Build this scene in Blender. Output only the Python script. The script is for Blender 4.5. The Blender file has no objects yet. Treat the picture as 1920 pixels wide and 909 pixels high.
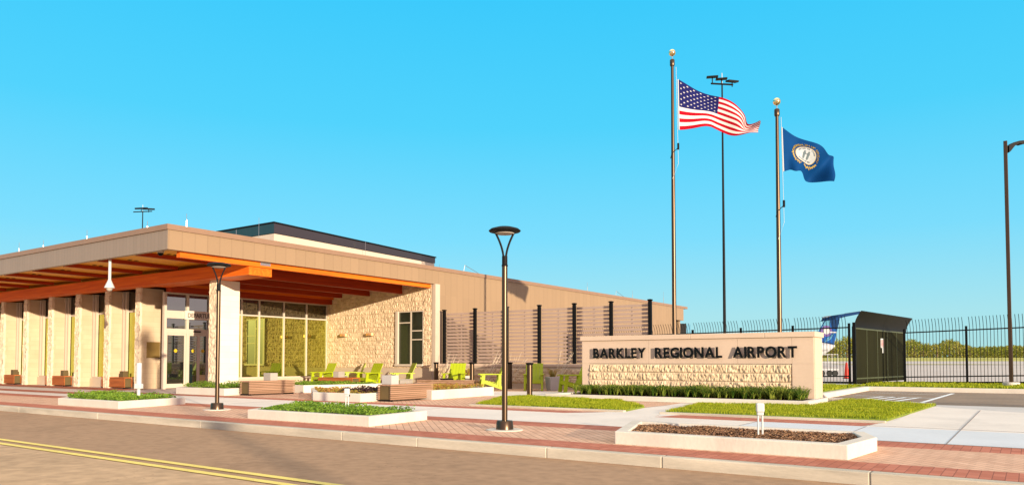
import bpy, bmesh, math, random
from mathutils import Vector, Matrix, noise
R = math.radians
random.seed(7)
S = bpy.context.scene
COL = S.collection
H = 1.05
YAW = R(34.7)
RT = Vector((math.cos(YAW), math.sin(YAW), 0))      # to the right of the view
FW = Vector((-math.sin(YAW), math.cos(YAW), 0))     # away from the viewer
# the road, kerb and the entrance front run along X; +Y leads away from the road


def cam_xy(x, d, z=0.0):
    return RT * x + FW * d + Vector((0, 0, z))


# ------------------------------------------------------------------ materials
def new_mat(name):
    m = bpy.data.materials.new(name)
    m.use_nodes = True
    nt = m.node_tree
    return m, nt, nt.nodes['Principled BSDF']


def lk(nt, a, b):
    nt.links.new(a, b)


def nd(nt, t, **kw):
    n = nt.nodes.new(t)
    for k, v in kw.items():
        setattr(n, k, v)
    return n


def coords(nt, rot=None, scale=None, loc=None):
    g = nd(nt, 'ShaderNodeNewGeometry')
    mp = nd(nt, 'ShaderNodeMapping')
    lk(nt, g.outputs['Position'], mp.inputs['Vector'])
    if rot: mp.inputs['Rotation'].default_value = rot
    if scale: mp.inputs['Scale'].default_value = scale
    if loc: mp.inputs['Location'].default_value = loc
    return mp.outputs['Vector']


def ramp(nt, fac, stops):
    r = nd(nt, 'ShaderNodeValToRGB')
    e = r.color_ramp.elements
    while len(e) < len(stops): e.new(0.5)
    for i, (p, c) in enumerate(stops):
        e[i].position = p
        e[i].color = (*c, 1)
    lk(nt, fac, r.inputs['Fac'])
    return r.outputs['Color']


def sh(c, k):
    return tuple(max(0, min(1, x * k)) for x in c)


def mat(name, col, rough=.7, metal=0.0, var=.12, scale=3.0, bump=.0, bscale=30., spec=.2, stretch=None, var2=.0, objspace=False, col2=None, coat=0, stain=0, grit=0):
    m, nt, b = new_mat(name)
    b.inputs['Roughness'].default_value = rough
    b.inputs['Metallic'].default_value = metal
    b.inputs['Specular IOR Level'].default_value = spec
    if coat: b.inputs['Coat Weight'].default_value = coat
    v = coords(nt, scale=stretch or (1, 1, 1))
    if objspace:
        tc = nd(nt, 'ShaderNodeTexCoord'); v = tc.outputs['Object']
        if stretch:
            mp = nd(nt, 'ShaderNodeMapping'); mp.inputs['Scale'].default_value = stretch
            lk(nt, v, mp.inputs['Vector']); v = mp.outputs['Vector']
    n = nd(nt, 'ShaderNodeTexNoise'); n.inputs['Scale'].default_value = scale; n.inputs['Detail'].default_value = 6
    lk(nt, v, n.inputs['Vector'])
    c2 = col2 or col
    out = ramp(nt, n.outputs['Fac'], [(.25, sh(col, 1 - var)), (.5, col), (.75, sh(c2, 1 + var))])
    if var2:
        n2 = nd(nt, 'ShaderNodeTexNoise'); n2.inputs['Scale'].default_value = scale * 14; n2.inputs['Detail'].default_value = 3
        lk(nt, v, n2.inputs['Vector'])
        mx = nd(nt, 'ShaderNodeMix', data_type='RGBA', blend_type='MULTIPLY'); mx.inputs[0].default_value = 1
        lk(nt, out, mx.inputs[6])
        lk(nt, ramp(nt, n2.outputs['Fac'], [(.3, (1 - var2,) * 3), (.7, (1, 1, 1))]), mx.inputs[7])
        out = mx.outputs[2]
    if stain:
        n3 = nd(nt, 'ShaderNodeTexNoise'); n3.inputs['Scale'].default_value = .55; n3.inputs['Detail'].default_value = 9; n3.inputs['Roughness'].default_value = .62; n3.inputs['Distortion'].default_value = .8
        lk(nt, v, n3.inputs['Vector'])
        mx = nd(nt, 'ShaderNodeMix', data_type='RGBA', blend_type='MULTIPLY'); mx.inputs[0].default_value = 1
        lk(nt, out, mx.inputs[6]); lk(nt, ramp(nt, n3.outputs['Fac'], [(.36, (1 - stain,) * 3), (.46, (1,) * 3), (.58, (1,) * 3), (.70, (1 - stain * .6,) * 3)]), mx.inputs[7]); out = mx.outputs[2]
    if grit:
        vo = nd(nt, 'ShaderNodeTexVoronoi'); vo.inputs['Scale'].default_value = 9; lk(nt, v, vo.inputs['Vector'])
        mx = nd(nt, 'ShaderNodeMix', data_type='RGBA', blend_type='MULTIPLY'); mx.inputs[0].default_value = 1
        lk(nt, out, mx.inputs[6]); lk(nt, ramp(nt, vo.outputs['Distance'], [(.0, (1 - grit,) * 3), (.10, (1 - grit,) * 3), (.14, (1,) * 3)]), mx.inputs[7])
        vn = nd(nt, 'ShaderNodeTexNoise'); vn.inputs['Scale'].default_value = 1.1; lk(nt, v, vn.inputs['Vector'])
        lk(nt, ramp(nt, vn.outputs['Fac'], [(.5, (0,) * 3), (.62, (1,) * 3)]), mx.inputs[0]); out = mx.outputs[2]
    lk(nt, out, b.inputs['Base Color'])
    if bump:
        bn = nd(nt, 'ShaderNodeTexNoise'); bn.inputs['Scale'].default_value = bscale; bn.inputs['Detail'].default_value = 5
        lk(nt, v, bn.inputs['Vector'])
        bp = nd(nt, 'ShaderNodeBump'); bp.inputs['Strength'].default_value = bump; bp.inputs['Distance'].default_value = .02
        lk(nt, bn.outputs['Fac'], bp.inputs['Height']); lk(nt, bp.outputs['Normal'], b.inputs['Normal'])
    return m


def brick_mat(name, c1, c2, mortar, w=.2, h=.1, ms=.006, rot=0., rough=.85, offset=.5, plane='xy', bump=.3, var=.15, nscale=1.5, squash=0):
    m, nt, b = new_mat(name)
    b.inputs['Roughness'].default_value = rough; b.inputs['Specular IOR Level'].default_value = .15
    g = nd(nt, 'ShaderNodeNewGeometry')
    sp = nd(nt, 'ShaderNodeSeparateXYZ'); lk(nt, g.outputs['Position'], sp.inputs[0])
    cb = nd(nt, 'ShaderNodeCombineXYZ')
    a = {'x': sp.outputs[0], 'y': sp.outputs[1], 'z': sp.outputs[2]}
    lk(nt, a[plane[0]], cb.inputs[0]); lk(nt, a[plane[1]], cb.inputs[1])
    mp = nd(nt, 'ShaderNodeMapping'); mp.inputs['Rotation'].default_value = (0, 0, rot)
    lk(nt, cb.outputs[0], mp.inputs[0])
    t = nd(nt, 'ShaderNodeTexBrick')
    t.offset = offset
    t.inputs['Scale'].default_value = 1
    t.inputs['Brick Width'].default_value = w
    t.inputs['Row Height'].default_value = h
    t.inputs['Mortar Size'].default_value = ms
    t.inputs['Mortar Smooth'].default_value = .3
    t.inputs['Bias'].default_value = 0
    t.inputs['Color1'].default_value = (*c1, 1); t.inputs['Color2'].default_value = (*c2, 1); t.inputs['Mortar'].default_value = (*mortar, 1)
    lk(nt, mp.outputs[0], t.inputs['Vector'])
    n = nd(nt, 'ShaderNodeTexNoise'); n.inputs['Scale'].default_value = nscale; n.inputs['Detail'].default_value = 8
    lk(nt, g.outputs['Position'], n.inputs['Vector'])
    mx = nd(nt, 'ShaderNodeMix', data_type='RGBA', blend_type='MULTIPLY'); mx.inputs[0].default_value = 1
    lk(nt, t.outputs['Color'], mx.inputs[6])
    lk(nt, ramp(nt, n.outputs['Fac'], [(.3, (1 - var,) * 3), (.7, (1, 1, 1))]), mx.inputs[7])
    lk(nt, mx.outputs[2], b.inputs['Base Color'])
    bp = nd(nt, 'ShaderNodeBump'); bp.inputs['Strength'].default_value = bump; bp.inputs['Distance'].default_value = .006; bp.invert = True
    lk(nt, t.outputs['Fac'], bp.inputs['Height']); lk(nt, bp.outputs['Normal'], b.inputs['Normal'])
    return m


def seam_mat(name, col, pitch=.4, axis=1, dark=.72, rough=.5, hpitch=0):
    """sheet-metal cladding with fine standing seams"""
    m, nt, b = new_mat(name)
    b.inputs['Specular IOR Level'].default_value = .2
    b.inputs['Roughness'].default_value = rough
    g = nd(nt, 'ShaderNodeNewGeometry')
    sp = nd(nt, 'ShaderNodeSeparateXYZ'); lk(nt, g.outputs['Position'], sp.inputs[0])

    def saw(o, p):
        d = nd(nt, 'ShaderNodeMath', operation='DIVIDE'); lk(nt, o, d.inputs[0]); d.inputs[1].default_value = p
        fr = nd(nt, 'ShaderNodeMath', operation='FRACT'); lk(nt, d.outputs[0], fr.inputs[0]); fl = nd(nt, 'ShaderNodeMath', operation='FLOOR'); lk(nt, d.outputs[0], fl.inputs[0])
        return fr.outputs[0], fl.outputs[0]
    f, fl = saw(sp.outputs[axis], pitch)
    base = ramp(nt, f, [(0, sh(col, dark)), (.05, sh(col, dark)), (.09, col), (1, col)])
    wn = nd(nt, 'ShaderNodeTexWhiteNoise', noise_dimensions='2D')
    cb = nd(nt, 'ShaderNodeCombineXYZ'); lk(nt, fl, cb.inputs[0])
    if hpitch:
        f2, fl2 = saw(sp.outputs[2], hpitch); lk(nt, fl2, cb.inputs[1])
    lk(nt, cb.outputs[0], wn.inputs[0])
    mx = nd(nt, 'ShaderNodeMix', data_type='RGBA', blend_type='MULTIPLY'); mx.inputs[0].default_value = 1
    lk(nt, base, mx.inputs[6]); lk(nt, ramp(nt, wn.outputs[0], [(0, (.93,) * 3), (1, (1.0,) * 3)]), mx.inputs[7])
    lk(nt, mx.outputs[2], b.inputs['Base Color'])
    n = nd(nt, 'ShaderNodeTexNoise'); n.inputs['Scale'].default_value = 1.4
    lk(nt, g.outputs['Position'], n.inputs['Vector'])
    bp = nd(nt, 'ShaderNodeBump'); bp.inputs['Strength'].default_value = .25; bp.inputs['Distance'].default_value = .03
    lk(nt, n.outputs['Fac'], bp.inputs['Height']); lk(nt, bp.outputs['Normal'], b.inputs['Normal'])
    return m


def wood_mat(name, col, dark, axis='y', board=.14, rough=.55, across='x'):
    m, nt, b = new_mat(name)
    b.inputs['Specular IOR Level'].default_value = .15
    b.inputs['Roughness'].default_value = rough
    st = {'x': (.25, 6, 6), 'y': (6, .25, 6), 'z': (6, 6, .25)}[axis]
    v = coords(nt, scale=st)
    n = nd(nt, 'ShaderNodeTexNoise'); n.inputs['Scale'].default_value = 2.2; n.inputs['Detail'].default_value = 7; n.inputs['Distortion'].default_value = .6
    lk(nt, v, n.inputs['Vector'])
    c = ramp(nt, n.outputs['Fac'], [(.3, dark), (.7, col)])
    if board:
        g = nd(nt, 'ShaderNodeNewGeometry'); sp = nd(nt, 'ShaderNodeSeparateXYZ'); lk(nt, g.outputs['Position'], sp.inputs[0])
        o = sp.outputs['xyz'.index(across)]
        d = nd(nt, 'ShaderNodeMath', operation='DIVIDE'); lk(nt, o, d.inputs[0]); d.inputs[1].default_value = board
        fr = nd(nt, 'ShaderNodeMath', operation='FRACT'); lk(nt, d.outputs[0], fr.inputs[0])
        fl = nd(nt, 'ShaderNodeMath', operation='FLOOR'); lk(nt, d.outputs[0], fl.inputs[0])
        wn = nd(nt, 'ShaderNodeTexWhiteNoise', noise_dimensions='1D'); lk(nt, fl.outputs[0], wn.inputs['W'])
        for src, stops in ((fr.outputs[0], [(0, (.35,) * 3), (.06, (.4,) * 3), (.1, (1,) * 3), (1, (1,) * 3)]), (wn.outputs[0], [(0, (.78,) * 3), (1, (1,) * 3)])):
            mx = nd(nt, 'ShaderNodeMix', data_type='RGBA', blend_type='MULTIPLY'); mx.inputs[0].default_value = 1
            lk(nt, c, mx.inputs[6]); lk(nt, ramp(nt, src, stops), mx.inputs[7]); c = mx.outputs[2]
    lk(nt, c, b.inputs['Base Color'])
    return m


def leaf_mat(name, cols, rough=.6, trans=.35, ns=2.0, rw=.55):
    m, nt, b = new_mat(name)
    b.inputs['Roughness'].default_value = rough
    b.inputs['Specular IOR Level'].default_value = .2
    g = nd(nt, 'ShaderNodeNewGeometry')
    n = nd(nt, 'ShaderNodeTexNoise'); n.inputs['Scale'].default_value = ns; n.inputs['Detail'].default_value = 5
    lk(nt, g.outputs['Position'], n.inputs['Vector'])
    ad = nd(nt, 'ShaderNodeMath', operation='MULTIPLY_ADD'); lk(nt, g.outputs['Random Per Island'], ad.inputs[0]); ad.inputs[1].default_value = rw
    lk(nt, n.outputs['Fac'], ad.inputs[2])
    k = len(cols)
    c = ramp(nt, ad.outputs[0], [(.3 + .65 * i / (k - 1), q) for i, q in enumerate(cols)])
    lk(nt, c, b.inputs['Base Color'])
    tr = nd(nt, 'ShaderNodeBsdfTranslucent'); lk(nt, c, tr.inputs['Color'])
    mx = nd(nt, 'ShaderNodeMixShader'); mx.inputs[0].default_value = trans
    lk(nt, b.outputs[0], mx.inputs[1]); lk(nt, tr.outputs[0], mx.inputs[2])
    lk(nt, mx.outputs[0], nt.nodes['Material Output'].inputs['Surface'])
    return m


def glass_mat(name, tint, deep, refl=.55, rough=.02):
    """coated glazing: a strong tinted reflection over a dark interior"""
    m, nt, b = new_mat(name)
    b.inputs['Base Color'].default_value = (*deep, 1); b.inputs['Roughness'].default_value = .3
    gl = nd(nt, 'ShaderNodeBsdfGlossy'); gl.inputs['Color'].default_value = (*tint, 1); gl.inputs['Roughness'].default_value = rough
    fr = nd(nt, 'ShaderNodeFresnel'); fr.inputs['IOR'].default_value = 1.5
    ma = nd(nt, 'ShaderNodeMath', operation='ADD', use_clamp=True); lk(nt, fr.outputs[0], ma.inputs[0]); ma.inputs[1].default_value = refl
    mx = nd(nt, 'ShaderNodeMixShader'); lk(nt, ma.outputs[0], mx.inputs[0]); lk(nt, b.outputs[0], mx.inputs[1]); lk(nt, gl.outputs[0], mx.inputs[2])
    lk(nt, mx.outputs[0], nt.nodes['Material Output'].inputs['Surface'])
    return m


M = dict(
    asphalt=mat('asphalt', (.385, .238, .14), .9, var=.06, scale=.5, var2=.22, bump=.12, bscale=150, spec=.12, stain=.10, grit=.35),
    parking=mat('parking_asphalt', (.27, .195, .135), .85, var=.12, scale=.7, var2=.2, bump=.4, bscale=90),
    kerb=mat('kerb_concrete', (.50, .43, .33), .8, var=.2, scale=1.3, stretch=(.6, 3, 5), var2=.12, bump=.2, bscale=60, stain=.15),
    concrete=mat('walk_concrete', (.68, .60, .52), .8, var=.07, scale=.8, var2=.06, bump=.12, bscale=80, stain=.07, grit=.15),
    planter=mat('planter_concrete', (.60, .53, .44), .8, var=.07, scale=2, stretch=(1, 1, .5), var2=.08, bump=.1, bscale=50, stain=.10),
    white_paint=mat('white_paint', (.8, .8, .78), .6, var=.08, scale=6, var2=.15),
    yellow=mat('yellow_paint', (.86, .66, .16), .6, var=.10, scale=5, var2=.25, grit=.4),
    brick=brick_mat('pink_paver', (.58, .34, .22), (.68, .42, .28), (.26, .15, .10), .22, .11, .006, R(45), var=.12),
    redbrick=brick_mat('red_paver', (.40, .13, .075), (.50, .18, .11), (.22, .08, .05), .2, .1, .004, R(90), var=.15),
    soil=mat('soil', (.12, .07, .045), .95, var=.3, scale=12, bump=.5, bscale=60),
    lawnbase=mat('lawn_soil', (.15, .19, .02), .95, var=.25, scale=5),
    apron=mat('apron_concrete', (.52, .44, .38), .85, var=.08, scale=.04, var2=.08),
    field=mat('field_grass', (.40, .36, .075), .9, var=.15, scale=.03, col2=(.48, .40, .11)),
    tan=seam_mat('tan_cladding', (.27, .18, .105), .42, 1, .86, .5, 1.3),
    tan_a=seam_mat('tan_cladding_ribbed', (.235, .175, .130), .20, 0, .78, .45),
    cap=mat('roof_edge_metal', (.23, .14, .09), .45, var=.05),
    roof=mat('roof_membrane', (.5, .48, .45), .8),
    cream=mat('cream_cladding', (.46, .37, .28), .6, var=.04),
    darkglass=glass_mat('dark_clerestory_glass', (.20, .17, .13), (.012, .012, .012), .30),
    soffit=wood_mat('soffit_planks', (.92, .46, .03), (.78, .34, .015), 'y', .14, .5, 'x'),
    beam_x=wood_mat('beam_timber_x', (.78, .17, .012), (.56, .085, .006), 'x', .0, .5),
    rafter=wood_mat('rafter_timber', (.40, .045, .005), (.26, .022, .003), 'y', .0, .5),
    beam_y=wood_mat('beam_timber_y', (.78, .17, .012), (.56, .085, .006), 'y', .0, .5),
    sunlit_fin=brick_mat('sunlit_limestone', (.70, .60, .47), (.74, .64, .51), (.62, .52, .40), .8, .2, .006, 0, .8, .5, 'yz', .1, .08, 2),  # same limestone as the other pillars, stronger sun painted into its colour
    fin=brick_mat('smooth_limestone', (.50, .37, .235), (.54, .41, .27), (.45, .33, .21), .8, .2, .006, 0, .8, .5, 'yz', .1, .10, 2),
    rough_pale=mat('split_pale_limestone', (.66, .53, .37), .9, var=.12, scale=3.5, var2=.12, bump=.3, bscale=22),
    rough=mat('split_limestone', (.62, .46, .29), .9, var=.16, scale=3.5, var2=.18, bump=.35, bscale=22, col2=(.68, .53, .35)),
    joint=mat('mortar', (.58, .48, .36), .9),
    smooth_base=mat('stone_base_course', (.48, .38, .27), .8, var=.05),
    frame=mat('window_frame', (.50, .42, .33), .4, var=.03),
    glass=glass_mat('reflective_window', (.56, .60, .16), (.05, .055, .012), .72),
    glass_top=glass_mat('dark_transom_window', (.42, .40, .30), (.006, .006, .006), .30),
    glass_dark=glass_mat('low_reflection_window', (.30, .34, .22), (.01, .012, .006), .10),  # reflection turned down so the stone-wall window stays dark
    glass_door=glass_mat('door_glass', (.50, .53, .45), (.008, .009, .008), .45),
    black=mat('black_metal', (.004, .004, .004), .5, 0, var=.05, spec=.12),
    bronze=mat('bronze_pole', (.085, .056, .034), .32, .85, var=.05),
    lampdark=mat('dark_bronze', (.007, .006, .0055), .6, 0, var=.05, spec=.12),
    steel=mat('bare_steel', (.5, .47, .42), .3, .9, var=.03),
    gold=mat('gold_ball', (.85, .66, .34), .12, 1, var=.02),
    white=mat('white_plastic', (.48, .48, .46), .4, var=.02),
    lime=mat('lime_plastic', (.31, .37, .004), .45, var=.05, spec=.3, objspace=True),
    slat=mat('composite_slat', (.35, .25, .195), .75, var=.1, scale=2, stretch=(.3, 4, 8)),
    bench=wood_mat('bench_hardwood', (.34, .20, .125), (.20, .105, .06), 'x', .0, .6),
    bench_y=wood_mat('bench_hardwood_y', (.38, .23, .15), (.24, .13, .08), 'y', .0, .6),
    bench_red=wood_mat('bench_redwood', (.50, .15, .04), (.32, .08, .02), 'x', .0, .6),
    sign=mat('sign_cast_stone', (.55, .41, .30), .8, var=.04, scale=1.2, var2=.03),
    letter=mat('letter_black', (.003, .004, .004), .4, var=.0, spec=.15),
    greybox=mat('grey_composite', (.34, .30, .25), .7, var=.05),
    pot=mat('cast_pot', (.40, .37, .34), .8, var=.05),
    bluepost=mat('teal_plastic', (.08, .24, .34), .5),
    brownbox=mat('brown_composite', (.11, .075, .03), .7),
    red=mat('cone_red', (.5, .03, .015), .5, var=.03),
    mesh_green=mat('dark_screen', (.014, .014, .005), .9, spec=.1, var=.15, scale=4, stretch=(1, 1, .2)),
    olive=mat('olive_frame', (.07, .08, .04), .5, .2),
    blue_d=mat('livery_navy', (.003, .024, .085), .75, var=.02, spec=.12),
    blue_m=mat('livery_blue', (.006, .06, .23), .75, var=.02, spec=.12),
    blue_l=mat('livery_sky', (.075, .22, .33), .75, var=.02, spec=.12),
    purple=mat('livery_purple', (.11, .07, .2), .75, var=.02, spec=.12),
    planewhite=mat('airframe_white', (.40, .40, .40), .75, var=.02, spec=.12),
    mulch=leaf_mat('wood_mulch', [(.05, .03, .02), (.16, .08, .045), (.30, .17, .09)], .9, 0),
    grass=leaf_mat('lawn_grass', [(.10, .15, .006), (.24, .30, .008), (.38, .38, .02)]),
    cover=leaf_mat('ground_cover', [(.05, .12, .012), (.13, .24, .02), (.25, .36, .04)]),
    cover_y=leaf_mat('golden_cover', [(.20, .17, .03), (.42, .36, .05), (.40, .16, .05)]),
    cover_d=leaf_mat('purple_cover', [(.02, .006, .015), (.05, .015, .03), (.09, .05, .03)]),
    liriope=leaf_mat('strap_leaf', [(.006, .022, .004), (.03, .08, .006), (.07, .13, .01), (.30, .34, .05)]),
    stems=leaf_mat('dry_stem', [(.55, .45, .3), (.65, .55, .4), (.7, .6, .45)], .8, .2),
    tree=leaf_mat('woodland_leaf', [(.07, .09, .012), (.20, .22, .02), (.32, .26, .07)], ns=.09, rw=.4),
    bark=mat('bark', (.16, .11, .07), .9, var=.2),
    bronzeplate=mat('bronze_plaque', (.30, .19, .06), .4, .5, var=.05),
    copper=mat('copper_shade', (.60, .30, .13), .4, .5, var=.05),
    sticker=mat('yellow_sticker', (.5, .35, .02), .5),
    signband=mat('sign_band_metal', (.62, .53, .43), .45, var=.02),
)


# ------------------------------------------------------------------ mesh helpers
class MB:
    def __init__(s): s.v = []; s.f = []; s.mi = []

    def add(s, vs, fs, mi=0):
        o = len(s.v); s.v += [tuple(p) for p in vs]
        for f in fs: s.f.append(tuple(i + o for i in f)); s.mi.append(mi)
        return s

    def box(s, x0, x1, y0, y1, z0, z1, mi=0, xf=None):
        vs = [(x, y, z) for z in (z0, z1) for y in (y0, y1) for x in (x0, x1)]
        if xf: vs = [xf @ Vector(p) for p in vs]
        return s.add(vs, [(0, 2, 3, 1), (4, 5, 7, 6), (0, 1, 5, 4), (2, 6, 7, 3), (0, 4, 6, 2), (1, 3, 7, 5)], mi)

    def prism(s, poly, z0, z1, mi=0):
        """poly counter-clockwise in xy"""
        n = len(poly)
        vs = [(x, y, z0) for x, y in poly] + [(x, y, z1) for x, y in poly]
        fs = [tuple(range(n))[::-1], tuple(range(n, 2 * n))] + [(i, (i + 1) % n, n + (i + 1) % n, n + i) for i in range(n)]
        return s.add(vs, fs, mi)

    def tube(s, pts, rad, seg=12, mi=0, caps=True):
        pts = [Vector(p) for p in pts]; rr = rad if isinstance(rad, (list, tuple)) else [rad] * len(pts)
        vs = []; fs = []
        for i, p in enumerate(pts):
            t = (pts[min(i + 1, len(pts) - 1)] - pts[max(i - 1, 0)]).normalized()
            a = t.cross(Vector((0, 0, 1)))
            if a.length < .05: a = t.cross(Vector((0, 1, 0)))
            a.normalize(); b = t.cross(a).normalized()
            for k in range(seg):
                th = 2 * math.pi * k / seg
                vs.append(p + (a * math.cos(th) + b * math.sin(th)) * rr[i])
        for i in range(len(pts) - 1):
            for k in range(seg):
                k2 = (k + 1) % seg
                fs.append((i * seg + k, i * seg + k2, (i + 1) * seg + k2, (i + 1) * seg + k))
        if caps: fs += [tuple(range(seg))[::-1], tuple((len(pts) - 1) * seg + k for k in range(seg))]
        return s.add(vs, fs, mi)

    def lathe(s, prof, cx=0, cy=0, seg=24, mi=0):
        vs = []; fs = []
        for r_, z in prof:
            for k in range(seg):
                th = 2 * math.pi * k / seg; vs.append((cx + r_ * math.cos(th), cy + r_ * math.sin(th), z))
        for i in range(len(prof) - 1):
            for k in range(seg):
                k2 = (k + 1) % seg; fs.append((i * seg + k, i * seg + k2, (i + 1) * seg + k2, (i + 1) * seg + k))
        fs += [tuple(range(seg))[::-1], tuple((len(prof) - 1) * seg + k for k in range(seg))]
        return s.add(vs, fs, mi)

    def build(s, name, m, parent=None, bevel=0, smooth=False, loc=None):
        me = bpy.data.meshes.new(name); me.from_pydata([tuple(v) for v in s.v], [], s.f); me.validate()
        ms = m if isinstance(m, (list, tuple)) else [m]
        for q in ms: me.materials.append(M[q] if isinstance(q, str) else q)
        if len(ms) > 1:
            for p, i in zip(me.polygons, s.mi): p.material_index = i
        if smooth:
            for p in me.polygons: p.use_smooth = True
        o = bpy.data.objects.new(name, me); COL.objects.link(o)
        if parent: o.parent = parent
        if loc: o.location = loc
        if bevel:
            bv = o.modifiers.new('bevel', 'BEVEL'); bv.width = bevel; bv.segments = 2; bv.limit_method = 'ANGLE'; bv.angle_limit = R(35)
        if smooth:
            try: me.set_sharp_from_angle(angle=R(40))
            except Exception: pass
        return o


def tag(o, label=None, cat=None, group=None, kind=None):
    if label: o['label'] = label
    if cat: o['category'] = cat
    if group: o['group'] = group
    if kind: o['kind'] = kind
    return o


def thing(name, label, cat, loc=(0, 0, 0), rz=0, group=None):
    o = bpy.data.objects.new(name, None); COL.objects.link(o); o.location = loc; o.rotation_euler = (0, 0, rz)
    return tag(o, label, cat, group)


def struct(name, mb, m, label=None, **k):
    return tag(mb.build(name, m, **k), label, None, None, 'structure')


def copy_tree(o, parent=None):
    c = o.copy(); COL.objects.link(c); c.parent = parent
    for ch in [q for q in bpy.data.objects if q.parent is o]: copy_tree(ch, c)
    return c


def text_mesh(s, size=1.0, depth=.02, bold=0.0, res=4):
    cu = bpy.data.curves.new('t', 'FONT'); cu.body = s; cu.size = size; cu.extrude = depth / 2; cu.offset = bold; cu.resolution_u = res; cu.fill_mode = 'BOTH'
    o = bpy.data.objects.new('t', cu); COL.objects.link(o)
    dg = bpy.context.evaluated_depsgraph_get()
    me = bpy.data.meshes.new_from_object(o.evaluated_get(dg))
    vs = [v.co.copy() for v in me.vertices]; fs = [tuple(p.vertices) for p in me.polygons]
    bpy.data.objects.remove(o); bpy.data.curves.remove(cu); bpy.data.meshes.remove(me)
    return vs, fs


def rough_grid(w, h, cell, amp, bw, bh, seed, joint=.012, jdepth=.02, stag=True, off0=0):
    """split-face block work: local x along, z up, sticking out to -y. returns verts, faces"""
    nx = max(2, int(w / cell)); nz = max(2, int(h / cell)); vs = []; fs = []
    for j in range(nz + 1):
        z = h * j / nz; row = int(z / bh); fz = z / bh - row
        for i in range(nx + 1):
            x = w * i / nx; xx = x / bw + (.5 if (row % 2 and stag) else 0) + off0; colm = int(xx); fx = xx - colm
            rnd = noise.random_unit_vector if False else None
            hsh = math.sin((row * 127.1 + colm * 311.7 + seed * 74.7)) * 43758.5453; hsh -= math.floor(hsh)
            h2 = math.sin((row * 269.5 + colm * 183.3 + seed * 11.3)) * 43758.5453; h2 -= math.floor(h2)
            ex = min(fx, 1 - fx) * bw; ez = min(fz, 1 - fz) * bh
            e = min(1, min(ex, ez) / (.035)); 
            n1 = noise.fractal(Vector((x * 4 + seed, z * 4.5, hsh * 9)), 1.0, 2.0, 4)
            n2 = noise.noise(Vector((x * 16, z * 9, seed)))
            n3 = noise.noise(Vector((x * 30, z * 13, seed + 4)))
            d = amp * (.25 + e * (.25 + .18 * hsh + .55 * n1 + .6 * n2 + .45 * n3 + (fx - .5) * (h2 - .5) * .4))
            if min(ex, ez) < joint: d = amp * .15
            vs.append((x, -max(-.01, d), z))
    for j in range(nz):
        for i in range(nx):
            a = j * (nx + 1) + i; fs.append((a, a + 1, a + nx + 2, a + nx + 1))
    return vs, fs


# ------------------------------------------------------------------ ground
def sheet(name, poly, z, m, label=None):
    return struct(name, MB().add([(x, y, z) for x, y in poly], [tuple(range(len(poly)))]), m, label)


XL, XR = -70, 34
b = MB(); b.add([(-3500, -3500, -.5), (3500, -3500, -.5), (3500, 3500, -.5), (-3500, 3500, -.5)], [(0, 1, 2, 3)])
struct('ground', b, 'field')
sheet('road', [(-400, -7), (400, -7), (400, 7.82), (-400, 7.82)], -.124, 'asphalt')
struct('far_pavement', MB().box(-400, 400, -40, -7, -.4, 0), 'concrete')
sheet('far_lane', [(-400, -7), (400, -7), (400, 4.60), (-400, 4.60)], -.120, mat('worn_asphalt', (.53, .35, .205), .9, var=.07, scale=.4, var2=.28, bump=.12, bscale=150, spec=.12, stain=.10, grit=.4))
b = MB()
for y in (4.62, 4.86): b.add([(-400, y, -.116), (400, y, -.116), (400, y + .105, -.116), (-400, y + .105, -.116)], [(0, 1, 2, 3)])
struct('centre_line', b, 'yellow', 'double yellow line along the road')
# kerb in cast lengths with open joints
b = MB(); x = -400
xs = [-400, -70]; x = -70.05
while x < 40: xs.append(x); x += 3.62
xs += [40, 400]
xs = sorted(set(xs + [-7.0, -3.38]))
xs = [q for i, q in enumerate(xs) if i == 0 or q - xs[i - 1] > 1.5]
for a, c in zip(xs, xs[1:]): b.box(a + .003, c - .003, 7.80, 7.95, -.2, .0)
struct('kerb', b, 'kerb', bevel=.012)
struct('pavement_base', MB().box(-150, 40, 7.95, 21.0, -.4, -.004).box(-150, -5.55, 21.0, 39, -.4, -.004).box(-5.55, 40, 32.9, 39, -.4, -.004), 'concrete')
sheet('brick_edging_by_kerb', [(-150, 7.95), (40, 7.95), (40, 8.58), (-150, 8.58)], 0, 'redbrick')
sheet('brick_paving_by_kerb', [(-150, 8.58), (40, 8.58), (40, 10.3), (-150, 10.3)], 0.0, 'brick')
sheet('brick_edging_by_walk', [(-150, 10.3), (40, 10.3), (40, 11.0), (-150, 11.0)], 0, 'redbrick')
walk_poly = [(-150, 11.0), (40, 11.0), (40, 17.6), (-.2, 18.6), (-1.35, 20.0), (-2.0, 20.7), (-2.0, 14.9), (-2.25, 13.3), (-5.9, 13.3), (-6.2, 14.3), (-6.9, 18.1), (-7.3, 18.1), (-7.0, 14.3), (-7.9, 13.3), (-150, 13.3)]
sheet('concrete_walk', walk_poly, .002, 'concrete')
sheet('walk_sheen_patch', [(-3.93, 11.01), (34, 11.01), (34, 13.28), (-2.3, 13.28), (-3.93, 13.28)], .0045, mat('sheen_tinted_concrete', (.56, .57, .58), .8, var=.06, scale=.8, var2=.06, bump=.1, bscale=80))  # bluish grazing reflection on the walk, painted as a sheet's colour
b = MB()
for x in (-33, -27.5, -22, -16.5, -11, -3.95, -2.2): b.box(x, x + .014, 11.0, 13.29, .002, .0075)
b.box(-.9, -.882, 11, 19, .002, .0075); b.box(-2.2, 40, 13.5, 13.512, .002, .0065)
struct('walk_joint', b, mat('dark_joint', (.22, .2, .19), .9))  # plain dark grey for the joint lines
sheet('brick_edging_left', [(-28.0, 13.3), (-7.95, 13.3), (-7.45, 13.9), (-28.0, 13.9)], .001, 'redbrick')
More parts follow.
